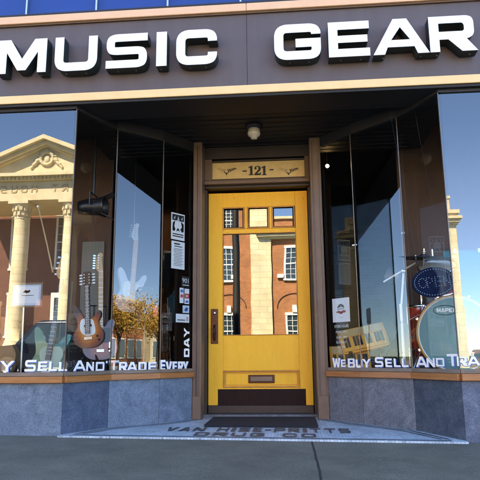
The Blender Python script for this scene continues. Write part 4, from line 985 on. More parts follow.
# door-side notice and opening hours on the last pane at the right
t, mk = placard('printed_notice', 'white notice with a red ribbon emblem on the glass right of the door', 'notice', RP, 3, 332.5, 349.5, 298, 322, M['paper'], -.008)
mk([('p', [(.28, .60), (.38, .72), (.5, .76), (.64, .72), (.72, .60), (.66, .58), (.5, .68), (.34, .58)]), ('r', .3, .7, .53, .56), ('r', .34, .66, .62, .65), ('r', .42, .58, .17, .185)], M['int_grey'])
mk([('p', [(.2, .46), (.28, .36), (.3, .40), (.5, .32), (.7, .40), (.74, .36), (.8, .48), (.7, .46), (.68, .50), (.5, .44), (.32, .50), (.3, .44)])], M['red'], 'emblem')
def painted(seg, P_, lines, nm, pane_key):
    b = MB()
    for txt, xm, yb_, hpx, wpx in lines:
        p, d, out = pane_frame(P_, seg, xm, yb_, .004); q, _, _ = pane_frame(P_, seg, xm, yb_-hpx, .004); e, _, _ = pane_frame(P_, seg, xm+10, yb_, .004)
        hh = (q.z-p.z)/.72; ww = (e-p).length/10*wpx/(len(txt)*.62)
        font_text(b, txt, p, d*ww, Vector((0, 0, hh)), .0005, 'CENTER')
    b.build(nm, M['white_letter'], panes[pane_key])
painted(3, RP, [('STORE HOURS', 341.5, 327.5, 2.8, 15), ('MON - SAT', 341.5, 333, 2.5, 13), ('10AM - 6PM', 341.5, 338.5, 2.5, 13), ('SUNDAY', 341.5, 343.4, 2.5, 10), ('12 - 5PM', 341.5, 348, 2.3, 11)], 'opening_hours', 'R3')

# ------------------------------------------------------------------ right window: drums and keyboards
DYK = .50
cK = at(456, 334, DYK); rK = .295
t = thing('bass_drum', 'large bass drum with dark teal head and amber wood hoop standing in the right window', 'drum', (cK.x, DYK, cK.z))
MB().lathe([(rK, 0), (rK, .40)], (0, 0.03, 0), 56, 'Y').build('shell', M['redshell'], t)
MB().lathe([(rK-.006, -.012), (rK+.007, -.012), (rK+.008, .0), (rK+.007, .03), (rK-.006, .03), (rK-.006, -.012)], (0, 0, 0), 64, 'Y').build('hoop', M['hoop'], t)
MB().lathe([(rK-.014, -.006), (rK-.007, -.010)], (0, 0, 0), 64, 'Y').build('white_ring', M['white_plastic'], t)
MB().lathe([(.0005, -.004), (rK-.0065, -.004)], (0, 0, 0), 64, 'Y').build('drum_head', M['kickhead'], t)
lg = MB(); mb = MB()
zt_ = at(440, 305, DYK).z; 
poly = [(math.cos(a)*.092, math.sin(a)*.040) for a in [2*math.pi*i/36 for i in range(36)]]; poly2 = [(x*.93, z*.86) for x, z in poly]
V, F = poly_mesh([poly, poly2], .001); lg.add([(v.x-.07, -.0055, v.y+.185) for v in V], F)
cw = .021; x = -.07-.064
for ch, w_ in (('M', 1.15), ('A', 1.0), ('P', .9), ('E', .85), ('X', 1.0)):
    add_glyph(lg, ch, w_, (x, -.0055, .170), (.027, 0, 0), (0, 0, .03), .0005, .26, .22); x += w_*.027+.0035
lg.build('drum_logo', M['white_plastic'], t)
cl = MB(); lg2 = MB()
for k in range(8):
    a = 2*math.pi*(k+.5)/8; v = Vector((math.cos(a), 0, math.sin(a)))
    cl.obox(v*(rK+.018)+Vector((0, .01, 0)), v*.006, Vector((0, .022, 0)), v.cross(Vector((0, 1, 0)))*.009)
    cl.tube(v*(rK+.022)+Vector((0, .02, 0)), v*(rK+.02)+Vector((0, .12, 0)), .004, n=6)
cl.build('tension_claw', M['chrome'], t)
for s_ in (-1, 1):
    MB().path([(s_*.25, .10, -.12), (s_*.36, -.02, ZF-cK.z+.005)], .008).build('spur_leg', M['chrome'], t)
def drum(name, label, c, r, h, tilt=(0, 0, 0)):
    t = thing(name, label, 'drum', c); t.rotation_euler = tilt
    MB().lathe([(r, 0), (r, h)], n=36).build('shell', M['redshell'], t)
    for z in (0, h):
        MB().lathe([(r+.001, z-.012), (r+.008, z-.012), (r+.008, z+.012), (r+.001, z+.012)], n=36).build('rim', M['chrome'], t)
    MB().lathe([(.001, h+.004), (r, h+.004)], n=36).build('drum_head', M['white_plastic'], t)
    b = MB()
    for k in range(6):
        a = 2*math.pi*k/6; v = Vector((math.cos(a), math.sin(a), 0)); b.obox(v*(r+.01)+Vector((0, 0, h/2)), v*.009, v.cross(Vector((0, 0, 1)))*.008, (0, 0, .03)); b.tube(v*(r+.012)+Vector((0, 0, .0)), v*(r+.012)+Vector((0, 0, h)), .003, n=6)
    b.build('lug', M['chrome'], t); return t
a = at(421, 307, 1.0)
t = drum('floor_tom', 'orange red floor drum with white head left of the big bass drum', (a.x+.06, 1.0, a.z-.36), .17, .36)
b = MB()
for k in range(3):
    an = 2*math.pi*k/3+.5; v = Vector((math.cos(an)*.185, math.sin(an)*.185, 0)); b.tube(v+Vector((0, 0, .2)), v*1.05+Vector((0, 0, ZF-(a.z-.36)+.002)), .006, n=8)
b.build('leg', M['chrome'], t)
a = at(436, 274, .80)
t = drum('rack_tom', 'tilted red tom drum mounted above the bass drum behind the OPEN sign', (a.x+.03, .86, a.z-.12), .155, .20, (R(28), R(-8), 0))
MB().path([(0, 0, -.01), (.05, -.05, -.26)], .012).build('mount', M['chrome'], t)
# cymbals and boom stand
p = at(405, 372, .75); q = at(403.5, 271, .75)
t = thing('cymbal_stand', 'tall chrome boom stand on a tripod in front of the keyboards in the right window', 'cymbal stand', (p.x, .75, ZF))
MB().tube((0, 0, .02), (0, 0, .55), .013).tube((0, 0, .5), (q.x-p.x, 0, q.z-ZF), .009).build('pole', M['white_plastic'], t)
b0 = at(383.5, 282, .75); b1 = at(416, 262.5, .75)
MB().tube((b0.x-p.x, 0, b0.z-ZF), (b1.x-p.x, 0, b1.z-ZF), .0075).build('boom_arm', M['white_plastic'], t)
MB().lathe([(.001, -.02), (.022, -.02), (.022, .02), (.001, .02)], (q.x-p.x, 0, q.z-ZF), 14, 'Y').tube((b1.x-p.x, 0, b1.z-ZF-.01), (b1.x-p.x, 0, b1.z-ZF+.06), .008).build('wing_nut', M['chrome'], t)
for an in (200, 320, 80):
    v = Vector((math.cos(R(an)), math.sin(R(an)), 0)); MB().tube((0, 0, .42), v*.24+Vector((0, 0, .012)), .007).tube((0, 0, .15), v*.17+Vector((0, 0, .20)), .006).lathe([(.001, 0), (.014, 0), (.014, .02), (.001, .02)], v*.24, 8).build('leg', M['black_plastic'], t)
def cymbal(label, px, py, Y, r, tilt):
    c = at(px, py, Y); t = thing('cymbal', label, 'cymbal', c); t.rotation_euler = tilt
    MB().lathe([(.001, .028), (.02, .026), (.04, .010), (.05, .006), (r*.6, .0), (r, -.012), (r, -.014), (r*.6, -.002), (.04, .007), (.001, .02)], n=40).build('bow', M['bronze'], t)
    MB().tube((0, 0, .02), (0, 0, .07), .006).lathe([(.001, .035), (.014, .035), (.016, .05), (.001, .05)], n=12).build('wing_nut', M['chrome'], t)
    return c
c = cymbal('wide dark cymbal tilted above the red tom drum', 424, 257, .62, .25, (R(6), R(3), 0))
b = MB(); b.path([(c.x, .62, c.z-.01), (c.x+.02, .9, 1.2), (c.x+.02, .95, ZF)], .008); tag(b.build('cymbal_post', M['chrome']), 'chrome post carrying the wide dark cymbal', 'cymbal stand')
# microphone-like dark pad on the stand
p2 = at(393, 276, .78); t = thing('drum_pad', 'dark oval practice pad beside the boom stand clamp', 'practice pad', p2)
MB().lathe([(.001, -.018), (.07, -.018), (.078, 0), (.07, .018), (.001, .018)], (0, 0, 0), 24, 'Y').build('pad', M['black_plastic'], t)
MB().tube((0, .0, 0), (.09, .0, -.06), .007).build('bracket', M['chrome'], t)
# keyboards
def keyboard(label, pxa, pya, pxb, pyb, Y, depth_px, n_oct, m_):
    a = at(pxa, pya, Y); b_ = at(pxb, pyb, Y); L = (b_-a).length
    t = thing('keyboard', label, 'keyboard', a)
    t.rotation_euler = (R(0), -math.atan2(b_.z-a.z, b_.x-a.x), 0)
    dep = .23; tiltv = Vector((0, math.cos(R(62)), math.sin(R(62)))); nn = Vector((0, -math.sin(R(62)), math.cos(R(62))))
    def sl(b, x0, x1, u0, u1, h0, h1): 
        b.add([Vector((x, 0, 0))+tiltv*u+nn*h for x in (x0, x1) for u in (u0, u1) for h in (h0, h1)], [(0, 1, 3, 2), (4, 6, 7, 5), (0, 4, 5, 1), (2, 3, 7, 6), (0, 2, 6, 4), (1, 5, 7, 3)])
    b = MB(); sl(b, 0, L, -.02, dep, -.05, 0); cs = b.build('case', m_, t, .006)
    b = MB(); nk = n_oct*7; kw = (L-.04)/nk
    for k in range(nk): sl(b, .02+k*kw+.0007, .02+(k+1)*kw-.0007, 0, .13, .001, .012)
    b.build('white_keys', M['ivory'], t)
    b = MB()
    for k in range(nk):
        if k % 7 in (0, 1, 3, 4, 5): sl(b, .02+(k+1)*kw-kw*.38, .02+(k+1)*kw+kw*.38, .035, .1305, .0125, .024)
    b.build('black_keys', M['black_plastic'], t)
    b = MB(); sl(b, .02, L-.02, .15, .22, .0005, .004); b.build('control_panel', M['gold'], t)
    return t
keyboard('mustard keyboard with bold black keys propped at a slant in the right window', 343, 353, 390, 343, 1.25, 14, 2, M['keybody'])
keyboard('lower yellow keyboard lying under the slanted mustard one', 331, 369, 372, 368, 1.20, 8, 3, M['keybody'])
for (x_, lab) in ((350, 'left'), (380, 'right')):
    p = at(x_, 350, 1.3); t = thing('keyboard_stand', 'black crossed stand leg under the %s end of the mustard keyboard' % lab, 'keyboard stand', (p.x, 1.28, ZF))
    MB().path([(-.02, -.12, 0), (.0, .06, .30)], .012).build('front_bar', M['black_plastic'], t); MB().path([(.02, .14, 0), (.0, -.1, .16)], .012).build('rear_bar', M['black_plastic'], t)
# OPEN sign of dots on a dark oval
c = at(434, 282, .22); wd = at(456, 282, .22).x-c.x; ht = (at(434, 267, .22).z-at(434, 297, .22).z)/2
t = thing('open_sign', 'dark oval sign with OPEN in pale dots hanging in the right window', 'sign', c); t.rotation_euler = (0, R(-6), 0)
oval = [(math.cos(a)*wd, math.sin(a)*ht*(1)) for a in [2*math.pi*i/44 for i in range(44)]]
MB().prism(oval, 0, .02, 'XZ', True).build('panel', M['openblue'], t, .003)
b = MB()
def dot(x, z, r=.0032): b.lathe([(.0003, -.003), (r, -.003), (r, .0005)], (x, -.001, z), 6, 'Y')
for k in range(46): a = 2*math.pi*k/46; dot(math.cos(a)*wd*.9, math.sin(a)*ht*.86)
letters = {'O': [(math.cos(a)*.5+.5, math.sin(a)*.5+.5) for a in [2*math.pi*i/12 for i in range(12)]],
 'P': [(0, i/5) for i in range(6)]+[(.35, 1), (.7, .85), (.7, .6), (.35, .45)], 'E': [(0, i/5) for i in range(6)]+[(.35, 1), (.7, 1), (.35, .5), (.6, .5), (.35, 0), (.7, 0)],
 'N': [(0, i/5) for i in range(6)]+[(.8, i/5) for i in range(6)]+[(.2, .75), (.4, .5), (.6, .25)]}
x0 = -wd*.70
for ch in 'OPEN':
    for (u, v) in letters[ch]: dot(x0+u*wd*.34, -ht*.30+v*ht*.62)
    x0 += wd*.385
b.build('dots', M['dots'], t)
b = MB(); b.path([(-wd*.6, .01, ht*.75), (-wd*.6, .01, 2.945-c.z)], .0006, 6); b.path([(wd*.6, .01, ht*.75), (wd*.6, .01, 2.945-c.z)], .0006, 6); b.build('hanging_cord', M['black_plastic'], t)
# pale turquoise banner hung behind the drums
xa, xb = at(447, 300, 1.3).x, at(447, 300, 1.3).x+1.9; zt_, zb_ = at(470, 251, 1.3).z, at(470, 344, 1.3).z
b = MB(); nx = 28
vs = [(xa+(xb-xa)*i/nx, 1.3+.02*math.sin(i*.9)+dy, z+(.012*math.sin(i*.8) if z == zt_ else 0)) for dy in (0, .004) for z in (zb_, zt_) for i in range(nx+1)]
k = nx+1; fs = [(i, i+1, k+i+1, k+i) for i in range(nx)]+[(2*k+i, 3*k+i, 3*k+i+1, 2*k+i+1) for i in range(nx)]
b.add(vs, fs, True); t = b.build('banner', M['cyan']); tag(t, 'pale turquoise cloth banner clipped up behind the drums in the right window', 'banner')
b = MB()
for x_ in (xa+.1, xa+.32, xa+.9, xa+1.5): b.box(x_-.012, x_+.012, 1.27, 1.33, zt_-.02, zt_+.02)
b.build('clip', M['white_plastic'], t); MB().tube((xa-.1, 1.3, zt_+.024), (xb+.1, 1.3, zt_+.024), .003).build('clip_rail', M['black_plastic'], t)
for x_ in (xa-.1, xb+.1): MB().tube((x_, 1.3, ZF), (x_, 1.3, zt_+.025), .010).build('banner_pole', M['metal'], t)
# small white contact on the joint, right
p, d, out = pane_frame(RP, 2, 354.5, 245, -.004)
b = MB(); b.obox(p, d*.022, out*.006, (0, 0, .006)); tag(b.build('window_sensor', M['white_plastic']), 'tiny white sensor stuck on the glass joint right of the door', 'sensor')
p, d, out = pane_frame(RP, 1, 403, 233, -.004)
b = MB(); b.obox(p, d*.012, out*.006, (0, 0, .007)); tag(b.build('window_sensor', M['white_plastic']), 'tiny white sensor on the glass left of the dark cymbal', 'sensor')
# ------------------------------------------------------------------ across the street: courthouse
YC = -26.0; YW = -29.2
ch = thing('courthouse', 'brick courthouse with cream columned portico and pediment, mirrored in the shop glass', 'courthouse', (0, 0, 0))
zsof = rf(22, 203, YC).z; xc1 = rf(22, 212, YC).x; xc2 = rf(71, 212, YC).x; sp = xc2-xc1; xm = (xc1+xc2)/2
zfrt = rf(45, 180, YC+.5).z; zcor = rf(45, 171.5, YC+.9).z; zap = rf(47.5, 134, YC+.9).z
cols = [xm+sp*k for k in (-1.5, -.5, .5, 1.5)]
hw = sp*1.5+.62
for x in cols:
    b = MB(); r = .43; zb_ = 1.2
    pr = [(r*1.28, zb_), (r*1.28, zb_+.14), (r*1.12, zb_+.2), (r*1.2, zb_+.28), (r*1.05, zb_+.34)]
    pr += [(r*(1.04-.18*(k/10)**1.6), zb_+.34+(zsof-1.0-zb_-.34)*k/10) for k in range(11)]
    b.lathe(pr, (x, YC, 0), 28); c_ = b.build('column', M['ashlar'], ch)
    k_ = MB(); k_.lathe([(r*.86, zsof-1.0), (r*.95, zsof-.95), (r*.86, zsof-.9), (r*.9, zsof-.6), (r*1.05, zsof-.35), (r*1.25, zsof-.18)], (x, YC, 0), 28)
    k_.box(x-r*1.3, x+r*1.3, YC-r*1.3, YC+r*1.3, zsof-.17, zsof-.002)
    for i in range(12):
        a = 2*math.pi*i/12
        for zz, rr_ in ((zsof-.72, .94), (zsof-.46, 1.08)): k_.obox((x+math.cos(a+zz)*r*rr_, YC+math.sin(a+zz)*r*rr_, zz), (math.cos(a+zz)*.05, math.sin(a+zz)*.05, .03), (-math.sin(a+zz)*.07, math.cos(a+zz)*.07, 0), (0, 0, .10))
    k_.build('capital', M['buff'], c_)
b = MB(); b.box(xm-hw, xm+hw, YC-.5, YC+.5, zsof, zsof+(zfrt-zsof)*.3); b.box(xm-hw+.05, xm+hw-.05, YC-.45, YC+.45, zsof+(zfrt-zsof)*.3+.001, zfrt)
ent = b.build('entablature', M['buff'], ch)
b = MB(); b.box(xm-hw-.25, xm+hw+.25, YC-.6, YC+.7, zfrt+.002, zfrt+(zcor-zfrt)*.5); b.box(xm-hw-.5, xm+hw+.5, YC-.6, YC+.95, zfrt+(zcor-zfrt)*.5+.001, zcor); b.build('cornice', M['buff'], ent)
# dentils
b = MB(); n = 44
for i in range(n): x = xm-hw+.1+(2*hw-.2)*i/(n-1); b.box(x-.05, x+.05, YC+.701, YC+.8, zfrt+.03, zfrt+(zcor-zfrt)*.48)
b.build('dentils', M['buff'], ent)
b = MB(); b.box(xm-hw-.05, xm+hw+.05, YC-3, YC-.5, zsof, zsof+.1); b.build('portico_ceiling', M['buff'], ch)
# inscription in raised letters, reading left to right for someone in the street facing the building
hl = (zfrt-zsof)*.36; zl = zsof+(zfrt-zsof)*.42
b = MB(); txt = 'COURT HOUSE'; adv = hl*1.42; tot = adv*len(txt); x = xm+tot/2-adv*.2
wid = {'I': .3}
for c in txt:
    if c != ' ': add_glyph(b, c, .85, (x, YC+.462, zl), (-hl, 0, 0), (0, 0, hl), .03, .17, .15)
    x -= adv
b.build('inscription', mat('weathered_lettering', (.40, .31, .17), .8), ent)
# pediment with raking cornices and a wreath
H = zap-zcor; W2 = hw+.5
b = MB(); b.prism([(xm-W2+.3, zcor+.002), (xm+W2-.3, zcor+.002), (xm, zap-.35)], YC-.5, YC+.35); ped = b.build('pediment', M['buff'], ch)
for s_ in (-1, 1):
    for (o0, o1, y1) in ((0, .22, YC+.98), (.222, .42, YC+.75), (.422, .52, YC+.55)):
        b = MB(); ang = math.atan2(H, W2)
        e = (xm+s_*W2, zcor+.002); a_ = (xm, zap)
        oo = [(e[0]-s_*o0/math.sin(ang), e[1]) , (a_[0]-s_*.001*0, a_[1]-o0/math.cos(ang)), (a_[0], a_[1]-o1/math.cos(ang)), (e[0]-s_*o1/math.sin(ang), e[1])]
        b.prism(oo, YC-.55, y1); b.build('raking_cornice', M['buff'], ped)
zc_ = rf(47, 158, YC+.4).z; rr = (rf(57, 158, YC+.4).x-rf(47, 158, YC+.4).x)
b = MB(); n = 22
pts = [(xm+math.cos(2*math.pi*i/n)*rr*.62, YC+.40, zc_+math.sin(2*math.pi*i/n)*rr*.62) for i in range(n+1)]
for p, q in zip(pts, pts[1:]): b.tube(p, q, .07, n=8)
for i in range(n): b.sphere(pts[i], .10, 8, 5)
for s_ in (-1, 1):
    for k in range(7): b.sphere((xm+s_*rr*(.85+.11*k), YC+.38, zc_-rr*.15-.07*k+.03*math.sin(k*2)), .13-.008*k, 8, 5)
    for k in range(6): b.tube((xm+s_*rr*.75, YC+.38, zc_+rr*(.6-.2*k)), (xm+s_*rr*1.0, YC+.38, zc_+rr*(.75-.22*k)), .05, .03, 6)
b.sphere((xm, YC+.36, zc_), rr*.36, 14, 8, (.8, .4, 1.2)); b.tube((xm, YC+.4, zc_+rr*.6), (xm, YC+.4, zc_+rr*1.05), .09, .03)
b.build('carved_wreath', M['buff'], ped)
# steps and podium
b = MB(); b.box(xm-hw-.3, xm+hw+.3, YW+.02, YC+.7, -.3, 1.2); b.build('podium', M['buff'], ch)
for k in range(7): MB().box(xm-hw+.3, xm+hw-.3, YC+.702+k*.32, YC+.70+(k+1)*.32, -.3, 1.03-k*.165).build('step', M['buff'], ch)
# main block
zmain = zcor-.2
quoin0, quoin1 = rf(251, 285, YW, DY).x, rf(272, 285, YW, DY).x
xR = rf(466, 330, YW).x
zcw = rf(265, 236, YW, DY).z; zpar = rf(283, 219, YW, DY).z
b = MB(); b.box(-27, quoin0-.002, YW-10, YW, -.3, zmain-.2); b.build('brick_wall', M['brick'], ch)
b = MB(); b.box(cols[0]-.3, cols[-1]+.3, YW+.002, YW+.03, 1.2, zsof); b.build('shaded_porch_wall', M['brick_dark'], ch)  # thin dark sheet over the brick, standing for the shade behind the columns
b = MB(); b.box(-27.2, quoin0-.003, YW-10, YW+.3, zmain-.199, zmain+.15); b.build('cornice', M['buff'], ch)
MB().box(-26.8, quoin0-.3, YW-9.5, YW-.3, zmain+.151, zmain+.2).build('flat_roof', M['roof'], ch)
b = MB(); b.box(quoin0, quoin1, YW-.5, YW+.14, -.3, zmain-.201); b.build('stone_pier', M['ashlar'], ch)
b = MB(); b.box(quoin1+.002, xR-.3, YW-10, YW-.001, -.3, zpar); b.build('brick_wall', M['brick'], ch)
b = MB(); xq = rf(257.5, 235, YW+.5, DY).x
b.box(xq, xR+.1, YW+.0, YW+.38, zcw-.08, zcw+.10); b.box(xq-.12, xR+.2, YW+.0, YW+.50, zcw+.102, zcw+.26); b.box(xq+.1, xR, YW+.001, YW+.22, zcw-.22, zcw-.082); b.build('cornice', M['buff'], ch)
b = MB(); b.box(quoin1+.002, xR-.8, YW-.3, YW+.12, zpar+.001, zpar+.16); b.box(quoin1+.003, xR-.81, YW+.001, YW+.05, zcw+.45, zcw+.62); b.build('coping', M['buff'], ch)
# corner pier rising above the parapet
zcp0, zcp1, ztp = rf(450, 218, YW).z, rf(450, 211, YW).z, rf(448, 196, YW).z
xe = rf(455, 250, YW).x
b = MB(); b.box(xR-1.5, xR-.02, YW-1.4, YW+.15, -.3, 3.2); b.box(xR-1.35, (xR+xe)/2+.03, YW-1.2, YW+.12, 3.201, zcp0); b.build('stone_pier', M['ashlar'], ch)
xf_ = rf(453, 214, YW).x
b = MB(); b.box(xR-1.5, xf_+.13, YW-1.3, YW+.3, zcp0+.001, (zcp0+zcp1)/2); b.box(xR-1.6, xf_+.27, YW-1.4, YW+.42, (zcp0+zcp1)/2+.001, zcp1); b.build('pier_cap', M['buff'], ch)
b = MB(); xg = rf(449.5, 204, YW).x; b.box(xR-1.3, xg, YW-1.0, YW, zcp1+.001, ztp-.15); b.box(xR-1.35, xg+.05, YW-1.05, YW+.05, ztp-.149, ztp); b.build('chimney_block', M['buff'], ch)
# windows
def cwin(x, z0, z1, w_=1.15, arch=False, y=YW):
    f = MB(); e = .11
    f.box(x-w_/2-.05, x+w_/2+.05, y+.001, y+.12, z0-.12, z0-.001)
    f.box(x-w_/2, x-w_/2+e, y+.002, y+.07, z0, z1); f.box(x+w_/2-e, x+w_/2, y+.002, y+.07, z0, z1); f.box(x-w_/2-.03, x+w_/2+.03, y+.002, y+.09, z1+.001, z1+.16)
    f.box(x-w_/2+e+.001, x+w_/2-e-.001, y+.002, y+.06, (z0+z1)/2-.035, (z0+z1)/2+.035)
    f = f.build('window', M['white'], ch)
    m_ = MB()
    for k in (1, 2): xx_ = x-w_/2+e+(w_-2*e)*k/3; m_.box(xx_-.016, xx_+.016, y+.031, y+.05, z0, z1-.001)
    nr = 6
    for k in range(1, nr):
        if k != 3: zz = z0+(z1-z0)*k/nr; m_.box(x-w_/2+e, x+w_/2-e, y+.032, y+.048, zz-.014, zz+.014)
    m_.build('muntins', M['white'], f)
    MB().box(x-w_/2+e, x+w_/2-e, y+.003, y+.02, z0+.001, z1-.001).build('pane', M['win_glass'], f)
    if arch:
        a_ = MB(); r0 = w_*.95
        pts = [(x+math.cos(t_)*r0, y+.012, z1+.45+math.sin(t_)*r0*.85) for t_ in [math.pi*i/14 for i in range(15)]]
        a_.path(pts, .035, 6); a_.build('brick_arch', M['brick_dark'], f)
        MB().box(x-.14, x+.14, y+.01, y+.16, z1+.17, z1+.62).build('keystone', M['white'], f)
ww = 1.12
xw1 = rf(285.5, 300, YW, DY).x+ww/2; xw2 = rf(238, 300, YW, DY).x-ww/2
zu0, zu1 = rf(290, 279, YW, DY).z, rf(290, 248, YW, DY).z; zl1_ = rf(290, 315, YW, DY).z; zl0_ = zl1_-1.9
for x in (xw2, xw1, xw1+2.9, xw1+5.8):
    if x > xR-2: continue
    cwin(x, zu0, zu1, ww); cwin(x, zl0_, zl1_, ww, True)
    if x == xw2: cwin(x, zu1+1.2, zu1+2.6, ww)
b = MB(); 
for xx_ in (rf(232, 277, YW, DY).x, rf(279.5, 277, YW, DY).x): b.box(xx_-.1, xx_+.32, YW+.02, YW+.16, rf(235, 279, YW, DY).z, rf(235, 275, YW, DY).z)
b.build('stone_bracket', M['white'], ch)
for x in (-6.6, -25.2, -22.6, -20.2): 
    cwin(x, zu0, zu1, ww); cwin(x, zl0_, zl1_, ww, True)
for k in range(3):
    x = (cols[k]+cols[k+1])/2-.15+(.0 if k == 1 else 0)
    cwin(x-.0, rf(30, 268, YW).z, rf(30, 219, YW).z, 1.15, False, YW+.03)
    if k != 1: cwin(x, 1.9, 4.3, 1.15, False, YW+.03)
b = MB(); b.box(xm-.75, xm+.75, YW+.032, YW+.16, 1.21, 4.4); dr = b.build('entrance_door', M['white'], ch)
MB().box(xm-.55, xm+.55, YW+.161, YW+.18, 2.3, 4.1).build('pane', M['win_glass'], dr)
a_ = rf(43.5, 208, YC-.5); c_ = rf(53, 272, YW+.1)
b = MB(); b.tube((c_.x, YW+.15, c_.z), (a_.x, YC+.2, a_.z-.1), .045, .03); b.sphere((a_.x, YC+.2, a_.z-.1), .09, 10, 6); b.build('flagpole', M['white'], ch)

# ------------------------------------------------------------------ street furniture and cars
pp = rf(236.2, 280, -4.95, DY)
t = thing('street_lamp', 'slim black street lamp post at the kerb mirrored in the door glass', 'street lamp', (pp.x, -4.95, g(pp.x)))
MB().lathe([(.15, 0), (.15, .1), (.11, .16), (.10, .5), (.078, .6), (.070, 3.0), (.066, 5.4)], n=18).build('post', M['black'], t)
MB().lathe([(.05, 5.4), (.12, 5.45), (.12, 5.5), (.05, 5.52)], n=18).build('collar', M['black'], t)
MB().lathe([(.10, 5.52), (.20, 5.85), (.17, 6.1), (.05, 6.2)], n=18).build('lantern', M['lampglass'], t)
MB().lathe([(.22, 6.1), (.1, 6.28), (.02, 6.4), (.001, 6.45)], n=18).build('lantern_cap', M['black'], t)
def car(name, label, loc, rz, m_, L=4.7, H=1.75, suv=True, cat='car', group=None):
    t = thing(name, label, cat, loc, rz, group); W = .9
    lower = [(-L/2+.05, .35), (-L/2, .55), (-L/2+.02, .85), (-L/2+.12, .98), (-L/2+1.15, 1.06), (L/2-.25, 1.06), (L/2-.05, .95), (L/2, .6), (L/2-.05, .35)]
    for wx in (L/2-.85, -L/2+.85):
        pass
    arch = []
    wl = [-L/2+.88, L/2-.92]
    poly = [(-L/2+.05, .32)]
    for wx in wl:
        poly += [(wx-.42, .32)]+[(wx-math.cos(a_)*.41, .34+math.sin(a_)*.41) for a_ in [math.pi*i/8 for i in range(9)]]+[(wx+.42, .32)]
    poly += [(L/2-.05, .32)]+[p_ for p_ in reversed(lower)][1:-1]
    b = MB(); b.prism(poly, -W, W); b.build('body', m_, t, .06)
    b = MB(); zt_ = H; x0, x1, x2, x3 = -L/2+1.1, -L/2+1.75, L/2-.45, L/2-.12
    if not suv: x2, x3 = L/2-1.4, L/2-.75
    def sec(z, xa, xb, w_): return [(xa, -w_, z), (xb, -w_, z), (xb, w_, z), (xa, w_, z)]
    b.add(sec(1.05, x0, x3, W-.04)+sec(zt_-.06, x1, x2, W-.2)+sec(zt_, x1+.15, x2-.15, W-.3), [(0, 1, 5, 4), (1, 2, 6, 5), (2, 3, 7, 6), (3, 0, 4, 7), (4, 5, 9, 8), (5, 6, 10, 9), (6, 7, 11, 10), (7, 4, 8, 11), (8, 9, 10, 11)])
    b.build('roof', m_, t, .03)
    for s_ in (-1, 1):
        b = MB(); y0, y1 = s_*(W-.055), s_*(W-.185)
        def P_(x, z):
            k = (z-1.05)/(zt_-.06-1.05); return (x, s_*((W-.04)*(1-k)+(W-.2)*k+.006), z)
        for xa, xb in ((x0+.42, x0+1.35), (x0+1.42, x0+2.35), (x0+2.42, x3-.35)):
            if xb-xa < .15: continue
            sl_ = .28 if xa < x0+.5 else 0
            b.add([P_(xa-.12, 1.10), P_(xb, 1.10), P_(xb, zt_-.14), P_(xa+sl_, zt_-.14)], [(0, 1, 2, 3)])
        b.build('side_window', M['win_glass'], t)
    for (xa, za, xb, zb2, sg) in ((x0, 1.05, x1, zt_-.06, -1), (x3, 1.05, x2, zt_-.06, 1)):
        b = MB(); V = []
        for k in (.12, .9):
            x = xa+(xb-xa)*k+sg*.008; z = za+(zb2-za)*k; w_ = (W-.04)*(1-k)+(W-.2)*k-.1; V += [(x, -w_, z), (x, w_, z)]
        b.add(V, [(0, 1, 3, 2)]); b.build('windscreen', M['win_glass'], t)
    for wx in wl:
        for s_ in (-1, 1):
            b = MB(); b.lathe([(.2, -.1), (.32, -.1), (.345, -.06), (.345, .06), (.32, .1), (.2, .1)], (wx, s_*(W-.12), .345), 24, 'Y'); ty = b.build('wheel', M['tyre'], t)
            b = MB(); b.lathe([(.001, .06), (.08, .07), (.19, .05), (.21, .09), (.21, -.09), (.001, -.05)], (wx, s_*(W-.12), .345), 20, 'Y'); b.build('rim', M['metal'], ty)
    for s_ in (-1, 1):
        MB().obox((-L/2+.02, s_*(W-.22), .82), (.03, 0, 0), (0, .16, 0), (0, 0, .07)).build('headlight', M['lampglass'], t, .02)
        MB().obox((L/2-.02, s_*(W-.12), .9), (.03, 0, 0), (0, .09, 0), (0, 0, .12)).build('tail_light', M['tail'], t, .02)
        MB().obox((x0+.35, s_*(W+.1), 1.1), (.06, 0, 0), (0, .1, 0), (0, 0, .07)).build('mirror', m_, t, .02)
    MB().obox((-L/2-.02, 0, .48), (.05, 0, 0), (0, W-.05, 0), (0, 0, .1)).build('bumper', M['chrome'] if m_ is not M['carwhite'] else m_, t, .03)
    MB().obox((-L/2+.01, 0, .78), (.02, 0, 0), (0, .45, 0), (0, 0, .07)).build('grille', M['black'], t)
    return t
xa_ = rf(70, 316, -14.9).x
zr = -.14
car('parked_car', 'black estate car parked across the street, mirrored in the left window', (rf(62, 316, -14.9).x, -15.2, g(-8)+zr), 0, M['carpaint'], 4.9, 1.85)
car('parked_car', 'silver saloon parked ahead of the black car across the street', (-14.8, -15.2, g(-9)+zr), 0, M['carwhite'], 4.6, 1.45, False)
car('parked_car', 'dark hatchback parked across the street, mirrored at the edge of the right window', (8.1, -15.2, g(8)+zr), 0, M['carpaint'], 4.3, 1.5, True)

